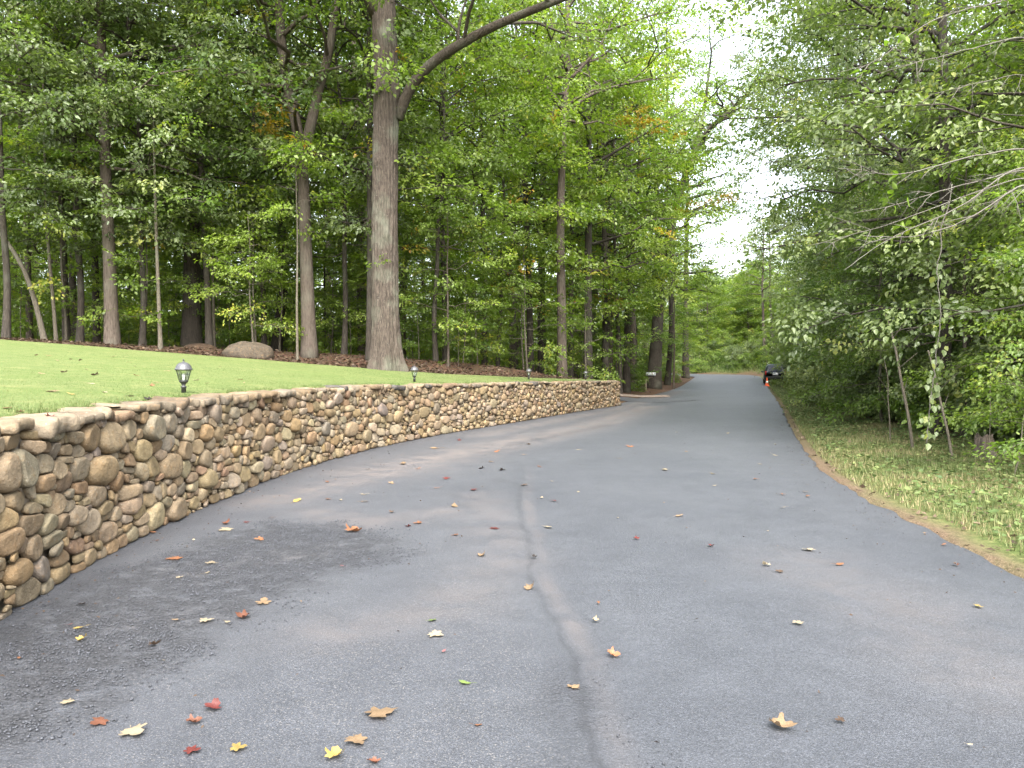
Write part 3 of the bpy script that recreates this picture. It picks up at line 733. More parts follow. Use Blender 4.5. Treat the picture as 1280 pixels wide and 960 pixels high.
def sprays(Cn, Ax, r, nl, size, rng, droop=.25, tilt=.35, thick=.14, hi=False, wr=.62, aut=.0, tvar=.235):
    """flat drooping sprays of leaves at centres Cn growing along Ax"""
    Cn = np.asarray(Cn); Ax = np.asarray(Ax); m = len(Cn); Ax = Ax / (np.linalg.norm(Ax, axis=1)[:, None] + 1e-9)
    N = np.array([0, 0, 1.0]) + Ax * droop * 1.2 + rng.normal(0, tilt, (m, 3)); N /= np.linalg.norm(N, axis=1)[:, None]
    A = Ax - (Ax * N).sum(1)[:, None] * N; A /= np.linalg.norm(A, axis=1)[:, None] + 1e-9; B = np.cross(N, A)
    cnt = np.maximum(3, (nl * rng.uniform(.55, 1.4, m)).astype(int)); i = np.repeat(np.arange(m), cnt); n = len(i)
    rr = r * rng.uniform(.7, 1.35, m)[i]
    q = np.sqrt(rng.uniform(0, 1, n)); an = rng.uniform(0, 2 * PI, n)
    ox, oy = q * np.cos(an) * rr * 1.15, q * np.sin(an) * rr * .8; oz = rng.normal(0, thick, n) * rr - droop * .5 * (ox / (rr + 1e-9)) ** 2 * rr
    P = Cn[i] + A[i] * ox[:, None] + B[i] * oy[:, None] + N[i] * oz[:, None]
    D = A[i] * (.5 + .6 * np.cos(an))[:, None] + B[i] * (.8 * np.sin(an))[:, None] + rng.normal(0, .35, (n, 3)); D[:, 2] -= .18
    D /= np.linalg.norm(D, axis=1)[:, None]
    Nl = N[i] + rng.normal(0, .42, (n, 3)); L = size * rng.uniform(.65, 1.3, n)
    V, F, k = leaf_mesh(P, D, Nl, L, L * wr * rng.uniform(.8, 1.2, n), hi)
    st = rng.normal(.45, tvar, m); isa = rng.random(m) < aut
    tone = np.clip(st[i] + rng.normal(0, .085, n), 0, .955); tone = np.where(isa[i], rng.uniform(.93, 1.0, n), tone)
    return V, F, np.repeat(tone, k)

def grow(seed, H, r0, cb, R, nlimb, leaf, spray_r, nl, path=None, droop=.25, up=(.1, .9), hi=False, sub=5, aut=.0, shape='round', fork=None, tseg=10, flare=1.5, keep=None, base_sprays=0, limb_r=.36, rtop=.22, skip=None, thick=.14):
    """returns (trunk MB, leaf V, F, tone); path = local trunk points"""
    rng = np.random.default_rng(seed); mb = MB()
    if path is None:
        k = 9; zz = np.linspace(0, H, k); wx = np.cumsum(rng.normal(0, .012 * H / 2.2, (k, 2)), 0); wx[0] = 0; wx -= wx[0]
        path = np.concatenate([wx, zz[:, None]], 1)
    path = np.asarray(path, float); dd = np.concatenate([[0], np.cumsum(np.linalg.norm(np.diff(path, axis=0), axis=1))]); dd /= dd[-1]
    tt = np.concatenate([[0, .012, .03, .06], np.linspace(.1, 1, 18)]); TP = np.stack([np.interp(tt, dd, path[:, q]) for q in range(3)], 1)
    TP[4:-1] = .25 * TP[3:-2] + .5 * TP[4:-1] + .25 * TP[5:]
    TR = r0 * (1 - (1 - rtop) * tt ** 1.15); TR *= 1 + (flare - 1) * np.exp(-tt * H / (2.4 * r0 + .12) * .9)
    TP[0, 2] -= .25
    mb.tube(TP, TR, tseg)
    cen, axs = [], []
    Htot = H
    starts = []
    for i in range(nlimb):
        t = (i + rng.uniform(.1, .9)) / nlimb; tz = cb + (1 - cb) * t * .97
        starts.append((np.array([np.interp(tz, tt, TP[:, q]) for q in range(3)]), t, float(np.interp(tz, tt, TR))))
    for f in (fork or []):                              # explicit limbs: (points, r0, r1)
        fp = resample(np.asarray(f[0], float), .35); fp = relax(fp, 3); mb.tube(fp, np.linspace(f[1], f[2], len(fp)), max(6, tseg - 2))
        if f[3]:
            for q in np.linspace(.35, 1, f[3]):
                j = int(q * (len(fp) - 1)); starts.append((fp[j], .55, f[1] * .5))
    az0 = rng.uniform(0, 6.28)
    for i, (p0, t, rt) in enumerate(starts):
        az = az0 + i * 2.4 + rng.normal(0, .35)
        if shape == 'round': prof = math.sin(PI * min(1, (t * .80 + .16))) ** .7
        elif shape == 'cone': prof = (1 - t) ** .75 + .12
        elif shape == 'vase': prof = .55 + .6 * t - .75 * max(0, t - .75)
        else: prof = .9 - .25 * abs(t - .4)
        L = R * prof * rng.uniform(.75, 1.2)
        if skip is not None and skip(az): L *= .45
        el = up[0] + (up[1] - up[0]) * t + rng.normal(0, .1)
        k = 7; q = np.linspace(0, 1, k); d = np.array([math.cos(az), math.sin(az)])
        hx = L * q * (math.cos(el) + .15 * q); zz = L * (q * math.sin(el) - droop * .55 * q ** 2)
        LP = p0 + np.stack([d[0] * hx, d[1] * hx, zz], 1) + np.concatenate([np.zeros((1, 3)), rng.normal(0, .035 * L, (k - 1, 3))])
        lr = min(rt * .7, limb_r * r0 * (.4 + L / R * .6))
        mb.tube(LP, np.linspace(lr, .008, k), 5, cap=False)
        for j in range(sub):
            tq = .28 + .72 * (j + rng.uniform(0, 1)) / sub; b0 = np.array([np.interp(tq, q, LP[:, c_]) for c_ in range(3)])
            sd = 1 if j % 2 else -1; a2 = az + sd * rng.uniform(.5, 1.15); l2 = L * rng.uniform(.22, .45) * (1.25 - tq * .7)
            dv = np.array([math.cos(a2), math.sin(a2), rng.uniform(-.1, .35) - droop * .5]); e2 = b0 + dv * l2
            mb.tube(np.array([b0, (b0 + e2) / 2 + [0, 0, .04 * l2], e2]), [max(.006, lr * .3), .008, .004], 4, cap=False)
            m = max(1, int(round(l2 / (spray_r * 1.1))))
            for u_ in (np.arange(m) + 1) / m:
                cen.append(b0 + dv * l2 * u_ + rng.normal(0, .06 * R * .4, 3)); axs.append(dv + rng.normal(0, .3, 3))
        cen.append(LP[-1]); axs.append(LP[-1] - LP[-3])
    for _ in range(base_sprays):
        a_ = rng.uniform(0, 6.28); rr = R * math.sqrt(rng.uniform(0, 1)) * .8
        cen.append(np.array([math.cos(a_) * rr, math.sin(a_) * rr, rng.uniform(.1, .35) * H])); axs.append(np.array([math.cos(a_), math.sin(a_), 0]))
    cen = np.array(cen); axs = np.array(axs)
    if keep is not None:
        kk = keep(cen); cen = cen[kk]; axs = axs[kk]
    V, F, tn = sprays(cen, axs, spray_r, nl, leaf, rng, droop=droop, hi=hi, aut=aut, thick=thick)
    return mb, V, F, tn

PROTO = {}
def proto(key, leafmat, barkmat, *a, **k):
    mb, V, F, tn = grow(*a, **k)
    PROTO[key] = (mb.mesh(key + '_trunk', M[barkmat], shade=True), mesh_np(key + '_crown', V, F, M[leafmat], fattr=dict(tone=tn)))
def plant(key, x, y, name, label, cat, group=None, sc=1.0, rz=None, z=None, dz=-.03, tname='trunk', cname='crown', scz=None):
    t, c = PROTO[key]
    r = empty(name, (x, y, (hz(x, y) if z is None else z) + dz), label, cat, group, random.uniform(0, 6.28) if rz is None else rz)
    r.scale = (sc, sc, sc if scz is None else scz)
    link(tname, t, r); link(cname, c, r); return r
def unique(name, loc, label, cat, leafmat, barkmat, group=None, **k):
    mb, V, F, tn = grow(**k)
    r = empty(name, loc, label, cat, group)
    link('trunk', mb.mesh(name + '_trunk', M[barkmat], shade=True), r); link('crown', mesh_np(name + '_crown', V, F, M[leafmat], fattr=dict(tone=tn)), r)
    return r

# ------------------------------------------------------------------ loose asphalt crumbs
def crumbs(n):
    rng = np.random.default_rng(66)
    cp = np.array([flat(*p) for p in [(-60, 800), (60, 745), (150, 712), (240, 682), (330, 655), (420, 655), (490, 672), (505, 690), (470, 705), (400, 725), (345, 752), (280, 792), (230, 835), (160, 862), (100, 895), (40, 925), (-60, 960)]])
    lo, hi = cp.min(0) - .2, cp.max(0) + .2; P = rng.uniform(lo, hi, (n, 2)); X, Y = P.T
    ins = np.zeros(n, bool); j = len(cp) - 1
    for i in range(len(cp)):
        ins ^= ((cp[i, 1] > Y) != (cp[j, 1] > Y)) & (X < (cp[j, 0] - cp[i, 0]) * (Y - cp[i, 1]) / (cp[j, 1] - cp[i, 1] + 1e-12) + cp[i, 0]); j = i
    d = dist_poly(X, Y, resample(np.concatenate([cp, cp[:1]]), .08)) * np.where(ins, 1, -1)
    w = smooth(-.30, .45, d + (fbm(X * 4, Y * 4, 3, 5) - .5) * .5) * (.25 + 1.1 * smooth(.40, .62, fbm(X * 3.2, Y * 3.2, 4, 91)))
    k = (rng.uniform(0, 1, n) < w) & (X > left_x(Y) + .15); P = P[k]
    # a sparse sprinkle along the seam in the foreground
    sy = rng.uniform(3.0, 4.4, 150); sx = np.array([flat(728, 850)[0]]) + (4.0 - sy) * .22 + rng.normal(0, .11, 150) - .02
    P = np.concatenate([P, np.stack([sx, sy], 1)]); m = len(P)
    o = np.array([[1, 0, .0], [.3, .9, .1], [-.8, .5, 0], [-.7, -.6, .1], [.4, -.9, 0], [.1, .1, .75], [0, 0, -.5]])
    s = rng.lognormal(-5.45, .42, m).clip(.0018, .011); a = rng.uniform(0, 6.28, m); c_, s_ = np.cos(a), np.sin(a)
    V = o[None] * s[:, None, None] * rng.uniform(.6, 1.4, (m, 7, 1)); x = V[..., 0] * c_[:, None] - V[..., 1] * s_[:, None]; y = V[..., 0] * s_[:, None] + V[..., 1] * c_[:, None]
    V = np.stack([x + P[:, 0][:, None], y + P[:, 1][:, None], V[..., 2] * .8 + .004 + s[:, None] * .25 + (fbm(P[:, 0] * .5, P[:, 1] * .5, 3, 41)[:, None] - .5) * .02], -1).reshape(-1, 3)
    t = np.array([[5, 0, 1], [5, 1, 2], [5, 2, 3], [5, 3, 4], [5, 4, 0], [6, 1, 0], [6, 2, 1], [6, 3, 2], [6, 4, 3], [6, 0, 4]])
    F = (np.arange(m)[:, None, None] * 7 + t[None]).reshape(-1, 3)
    tag(link('asphalt_crumbs', mesh_np('asphalt_crumbs', V, F, M['crumb'])), 'dark loose asphalt crumbs in the rough patch by the wall', 'crumbs', kind='stuff')
M['crumb'] = simple('asphalt_crumb', (.050, .053, .061), .6, 0, .4, 40, .5)
crumbs(70000)

# ------------------------------------------------------------------ lanterns on the lawn
def make_lantern():
    r = empty('path_lantern', (0, 0, 0), 'x', 'lantern')
    post = MB(); post.lathe([(0, -.25), (.030, -.25), (.030, .105), (.036, .108), (.036, .122), (.024, .126), (.020, .140), (.030, .146), (.030, .150), (0, .150)], 20)
    link('post', post.mesh('lantern_post', M['black_metal'], shade=True), r)
    cup = MB(); cup.lathe([(0, .146), (.022, .148), (.040, .163), (.054, .180), (.058, .192), (.052, .196), (0, .196)], 6)
    link('cup', cup.mesh('lantern_cup', M['black_metal']), r)
    a = np.arange(6) * PI / 3
    zb, zt, rb, rt = .194, .325, .052, .088
    fr = MB()
    for q in a: fr.tube([[rb * math.cos(q), rb * math.sin(q), zb], [rt * math.cos(q), rt * math.sin(q), zt]], .0048, 6)
    for z, rr in ((zb + .002, rb), (zt, rt), (zb + .6 * (zt - zb), rb + .6 * (rt - rb))):
        pts = [[rr * math.cos(q), rr * math.sin(q), z] for q in np.append(a, [2 * PI, 2 * PI + PI / 3])]
        for p, q in zip(pts[:6], pts[1:7]): fr.tube([p, q], .004 if rr != rb + .6 * (rt - rb) else .0028, 5)
    link('cage', fr.mesh('lantern_cage', M['black_metal']), r)
    gl = MB(); k = .965
    V = np.array([[R_ * k * math.cos(q), R_ * k * math.sin(q), z] for z, R_ in ((zb, rb), (zt, rt)) for q in a]); gl.add(V, grid_faces(2, 6, True))
    link('glass', gl.mesh('lantern_glass', M['lamp_glass']), r)
    bl = MB(); bl.lathe([(0, .196), (.014, .197), (.014, .225), (.010, .23), (.019, .245), (.021, .262), (.014, .28), (0, .285)], 14)
    link('bulb', bl.mesh('lantern_bulb', M['bulb_white'], shade=True), r)
    rf = MB(); rf.lathe([(0, .320), (.092, .322), (.110, .330), (.112, .336), (.100, .342), (.097, .352), (.088, .378), (.070, .402), (.046, .418), (.022, .425), (.014, .428), (.012, .436), (0, .437)], 24)
    link('roof', rf.mesh('lantern_roof', M['grey_metal'], shade=True), r)
    fn = MB(); fn.lathe([(0, .434), (.008, .436), (.006, .442), (.012, .450), (.012, .456), (.005, .464), (0, .468)], 12)
    link('finial', fn.mesh('lantern_finial', M['black_metal'], shade=True), r)
    return r
LAMP = [(229.5, 487, 9.9, 'nearest and largest black carriage lantern on the lawn, its glass panes clearly seen'),
        (518, 477, 19.8, 'black carriage lantern with pale dome top just past the thick oak trunk'),
        (661, 474, 28.4, 'small lantern with white looking dome near the point where the lawn tapers out'),
        (732, 472.5, 33.5, 'farthest and smallest lantern, only its head rising over the far end of the stone wall')]
lam = make_lantern()
for i, (px, py, Y, lab) in enumerate(LAMP):
    o = lam if i == 0 else copy_tree(lam)
    X = (px - CX) / FPX * Y; z = hz(X, Y)
    o.location = (X, Y, z - .01); o.rotation_euler = (0, 0, .25 + i * .4)
    # the dome height in the photo fixes the size
    o.scale = (1.0,) * 3 if i < 3 else (.95,) * 3
    o['label'] = lab; o['group'] = 'lanterns along the top of the wall'

# ------------------------------------------------------------------ boulder(s)
def rock(name, dims, seed, loc, label, cat, base=(.22, .175, .14), cuts=9):
    rng = np.random.default_rng(seed); nu, nv_ = 40, 26
    th = np.linspace(0, 2 * PI, nu, endpoint=False); ph = np.linspace(0.02, PI - .02, nv_)
    D = np.stack([np.sin(ph)[:, None] * np.cos(th), np.sin(ph)[:, None] * np.sin(th), np.repeat(np.cos(ph)[:, None], nu, 1)], -1).reshape(-1, 3)
    r = np.ones(len(D))
    for _ in range(cuts):
        n = rng.normal(0, 1, 3); n /= np.linalg.norm(n); h = rng.uniform(.82, .97)
        r = np.where((D * n).sum(1) > .02, np.minimum(r, h / np.maximum((D * n).sum(1), .02)), r)
    f = rng.uniform(2, 9, (6, 3)); r *= 1 + .016 * np.sin(D @ f.T + rng.uniform(0, 6, 6)).sum(1) / 2
    V = D * r[:, None] * np.array(dims) / 2
    m = mesh_np(name, V, grid_faces(nv_, nu, True)[:, ::-1], M['stone'], shade=True, vcol=dict(col=np.repeat(np.array([base]), len(V), 0)))
    return tag(link(name, m, None, loc), label, cat)
bx, by = (311 - CX) / FPX * 26.9, 26.9
rock('boulder', (1.75, 1.2, .92), 3, (bx, by, hz(bx, by) + .10), 'rounded grey brown boulder half buried at the wood edge behind the near lantern', 'boulder', (.105, .088, .070))
bx2, by2 = (250 - CX) / FPX * 29.5, 29.5
rock('boulder', (1.3, .9, .40), 8, (bx2, by2, hz(bx2, by2) + .06), 'low dark flat boulder deeper in the shade, just left of the rounded boulder', 'boulder', (.09, .062, .045))

# ------------------------------------------------------------------ mailbox, cone, car
mx, my = 9.35, 55.0
mb_root = empty('mailbox', (mx, my, hz(mx, my)), 'mailbox with pale top on a wooden post beside the far driveway', 'mailbox', rz=-.25)
b = MB(); b.box((0, 0, .42), (.10, .10, 1.25), .01); b.box((.18, 0, .93), (.55, .075, .07), .008); link('post', b.mesh('mail_post', M['post_wood']), mb_root)
b = MB(); b.tube([[0.02, 0, .62], [.30, 0, .91]], .022, 6); link('brace', b.mesh('mail_brace', M['post_wood']), mb_root)
ang = np.linspace(0, PI, 11); pr = [(-.11, 0.0), (.11, 0.0)] + [(.11 * math.cos(q), .16 + .11 * math.sin(q)) for q in ang]
def extr(pr, x0, x1, zc):
    n = len(pr); V = np.array([[x, p[0], zc + p[1]] for x in (x0, x1) for p in pr]); f = np.stack([np.arange(n), (np.arange(n) + 1) % n, (np.arange(n) + 1) % n + n, np.arange(n) + n], 1)
    return V, f, np.array([list(range(n))[::-1]]), np.array([list(range(n, 2 * n))])
b = MB(); b.add(*extr(pr, .02, .62, .967)); link('box', b.mesh('mail_box', M['mail_dark']), mb_root)
pr2 = [(.118 * math.cos(q), .16 + .118 * math.sin(q)) for q in ang] + [(-.118, .05), (-.112, .05), ] + [(.112 * math.cos(q), .16 + .112 * math.sin(q)) for q in ang[::-1]] + [(.112, .05), (.118, .05)]
b = MB(); b.add(*[x for x in extr(pr2, .01, .66, .967)]); link('lid', b.mesh('mail_lid', M['mail_white']), mb_root)
b = MB(); b.box((.45, -.128, 1.18), (.03, .012, .16), .003); link('flag', b.mesh('mail_flag', M['tail_red']), mb_root)

cp = roadpt(958.5, 480.5); cx_, cy_ = (958.8 - CX) / FPX * 66.4, 66.4
cone = empty('traffic_cone', (cx_, cy_, max(hz(cx_, cy_), hroad(cy_)) ), 'orange traffic cone standing at the road edge behind the parked dark vehicle', 'traffic cone')
b = MB(); b.box((0, 0, .02), (.40, .40, .05), .008); link('base', b.mesh('cone_base', M['cone_orange']), cone)
b = MB(); b.lathe([(0, .03), (.15, .04), (.142, .06), (.035, .70), (.028, .71), (0, .71)], 20); link('body', b.mesh('cone_body', M['cone_orange'], shade=True), cone)
b = MB(); b.lathe([(.1135, .245), (.1165, .246), (.0865, .42), (.0835, .421)], 20); link('reflective_band', b.mesh('cone_band', M['cone_white'], shade=True), cone)

def make_car(loc, rz):
    r = empty('parked_car', loc, 'dark green black SUV seen from behind, parked on the right verge under the bushes', 'car', rz=rz)
    # local: +y forward, x right; length 4.6, width 1.86, height 1.75
    secs = [  # y, half width low, half width top, z low, belt z, roof z, roof half width
        (-2.28, .78, .74, .52, .98, .99, .70), (-2.24, .88, .84, .36, 1.02, 1.10, .78), (-2.10, .92, .89, .32, 1.04, 1.62, .66), (-1.85, .93, .90, .32, 1.04, 1.73, .66),
        (-.6, .93, .90, .32, 1.03, 1.76, .66), (.35, .93, .90, .32, 1.02, 1.72, .65), (.75, .93, .90, .32, 1.01, 1.50, .68), (1.22, .93, .90, .32, 1.0, 1.06, .76), (1.9, .92, .88, .33, .94, .97, .74), (2.2, .86, .80, .36, .84, .86, .68), (2.32, .74, .70, .45, .72, .73, .6)]
    ring = []
    for y, wl, wt, zl, zb, zr, wr in secs:
        pts = [(-wl * .92, zl), (-wl, zl + .12), (-wl, (zl + zb) / 2), (-wt, zb), (-(wt * .25 + wr * .75), zb + (zr - zb) * .75), (-wr * .86, zr - .02), (-wr * .4, zr), ]
        pts = pts + [(-x, z) for x, z in pts[::-1]]
        ring.append([[x, y, z] for x, z in pts])
    V = np.array(ring); n = V.shape[1]; b = MB(); b.add(V.reshape(-1, 3), grid_faces(len(secs), n, True), np.array([list(range(n))]), np.array([[(len(secs) - 1) * n + i for i in range(n)][::-1]]))
    link('body', b.mesh('car_body', M['car_paint'], shade=False), r)
    b = MB(); b.add(np.array([[-.62, -2.265, 1.08], [.62, -2.265, 1.08], [.56, -2.125, 1.58], [-.56, -2.125, 1.58]]) + [0, -.012, 0], np.array([[0, 1, 2, 3]]))
    rw = link('rear_window', b.mesh('car_rear_window', M['car_glass']), r)
    b = MB(); b.tube([[.05, -2.30, 1.11], [.42, -2.24, 1.32]], .010, 5); link('wiper', b.mesh('car_wiper', M['rubber']), rw)
    for s in (-1, 1):
        for (y0, y1, y2, y3) in ((-2.0, -1.05, -1.05, -1.75), (-.98, -.1, -.1, -.98), (-.02, 1.0, .62, -.02)):
            def sx(z): return s * (.915 - (z - 1.04) * .31)
            b = MB(); b.add(np.array([[sx(1.08), y0, 1.08], [sx(1.08), y1, 1.08], [sx(1.55), y2, 1.55], [sx(1.55), y3, 1.55]]) + [s * .012, 0, 0], np.array([[0, 1, 2, 3]][:: 1]))
            link('side_window', b.mesh('car_side_window', M['car_glass']), r)
        b = MB(); b.box((s * .80, -2.262, .98), (.15, .06, .34), .02); link('taillight', b.mesh('car_taillight', M['tail_red']), r)
        b = MB(); b.box((s * .70, 2.262, .70), (.26, .06, .14), .02); link('headlight', b.mesh('car_headlight', M['chrome']), r)
        b = MB(); b.box((s * 1.02, .72, 1.08), (.20, .12, .14), .03); link('mirror', b.mesh('car_mirror', M['car_paint']), r)
        b = MB(); b.tube([[s * .60, -1.7, 1.79], [s * .60, -.5, 1.83], [s * .59, .3, 1.77]], .018, 6); link('roof_rail', b.mesh('car_roof_rail', M['chrome'], shade=True), r)
        for y in (-1.42, 1.38):
            w = bpy.data.objects.new('wheel', None); C.objects.link(w); w.parent = r; w.location = (s * .82, y, .36); w.rotation_euler = (0, PI / 2, 0)
            b = MB(); b.lathe([(.22, -.11), (.33, -.115), (.36, -.07), (.36, .07), (.33, .115), (.22, .11)], 28); link('tyre', b.mesh('car_tyre', M['rubber'], shade=True), w)
            b = MB(); b.lathe([(0, -.06), (.06, -.085), (.07, -.06), (.20, -.07), (.225, -.10), (.225, .10), (.20, .07), (.07, .06), (.06, .085), (0, .06)], 20); link('rim', b.mesh('car_rim', M['chrome'], shade=True), w)
    b = MB(); b.box((0, -2.30, .56), (1.66, .14, .24), .04); link('bumper', b.mesh('car_bumper', M['rubber']), r)
    b = MB(); b.box((0, -2.295, .86), (.46, .02, .13), .004); link('number_plate', b.mesh('car_plate', M['plate_white']), r)
    b = MB(); b.box((0, -2.285, .97), (.9, .03, .035), .008); link('trim_strip', b.mesh('car_trim', M['chrome']), r)
    return r
cpx, cY = 968.0, 70.5
cX = (cpx - CX) / FPX * cY
car = make_car((cX, cY, hz(cX, cY) + .02), -math.atan2(cX, cY) * .9)

# ------------------------------------------------------------------ fallen leaves, each its own thing
def leaf_outline(kind, rng):
    if kind == 'oval':
        t = np.linspace(0, 1, 8); w = .27 * np.sin(PI * t ** .8); pts = [(t_, w_) for t_, w_ in zip(t, w)] + [(t_, -w_) for t_, w_ in zip(t[-2:0:-1], w[-2:0:-1])]
        return np.array(pts) - [.5, 0]
    key = [(-90, .18), (-62, .46), (-48, .40), (-34, .58), (-22, .44), (-8, .40), (2, .62), (14, .70), (22, .60), (34, .44), (48, .38), (60, .62), (72, .68), (80, .72), (90, .86)]
    A = [(math.radians(a), r) for a, r in key]; A = A + [(PI - a, r) for a, r in A[-2:0:-1]]
    return np.array([(r * math.sin(a) * .62, r * math.cos(a) * .62) for a, r in A]) * (1 + rng.normal(0, .05, (len(A), 1)))
LEAFM = {}
def leaf_model(kind, variant, colk):
    k = (kind, variant, colk)
    if k in LEAFM: return LEAFM[k]
    rng = np.random.default_rng(variant * 31 + len(kind)); o = leaf_outline('oval' if kind == 'oval' else 'maple', rng); n = len(o)
    rings = [0, .35, .7, 1.0]; V = [[0, 0, 0]]
    for q in rings[1:]: V += [[p[0] * q, p[1] * q, 0] for p in o]
    V = np.array(V, float); amp = dict(flat=.10, oval=.12, curl=.42)[kind if kind != 'maple' else 'flat']
    d = rng.uniform(0, PI); u = V[:, 0] * math.cos(d) + V[:, 1] * math.sin(d); v = -V[:, 0] * math.sin(d) + V[:, 1] * math.cos(d)
    z = amp * (u ** 2) * 2.2 + amp * .8 * np.sin(v * 7 + rng.uniform(0, 6)) * .22 + .05 * np.sin(u * 11 + v * 9 + 1) * amp * 3
    V[:, 2] = z
    if kind == 'curl':
        a_ = u * 3.4; V[:, 0] = math.cos(d) * np.sin(a_) / 3.4 - math.sin(d) * v; V[:, 1] = math.sin(d) * np.sin(a_) / 3.4 + math.cos(d) * v; V[:, 2] = (1 - np.cos(a_)) / 3.4 + .04 * np.sin(v * 9)
    V[:, 2] -= V[:, 2].min()
    b = MB(); j = np.arange(n); tri = np.stack([np.zeros(n, int), 1 + j, 1 + (j + 1) % n], 1)
    qd = np.concatenate([np.stack([1 + r_ * n + j, 1 + (r_ + 1) * n + j, 1 + (r_ + 1) * n + (j + 1) % n, 1 + r_ * n + (j + 1) % n], 1) for r_ in range(2)])
    b.add(V, tri, qd)
    s0 = V[1 + 2 * n + (n // 2 if kind == 'oval' else 0)]
    b.tube([s0, s0 * 1.35 + [0, 0, .03], s0 * 1.7 + [.06, .03, .01]], [.012, .010, .008], 5)
    LEAFM[k] = b.mesh('fallen_leaf_' + colk, M['dead_' + colk], shade=True)
    return LEAFM[k]
TINYL = 'tiny leaf fleck on the asphalt of the far road'
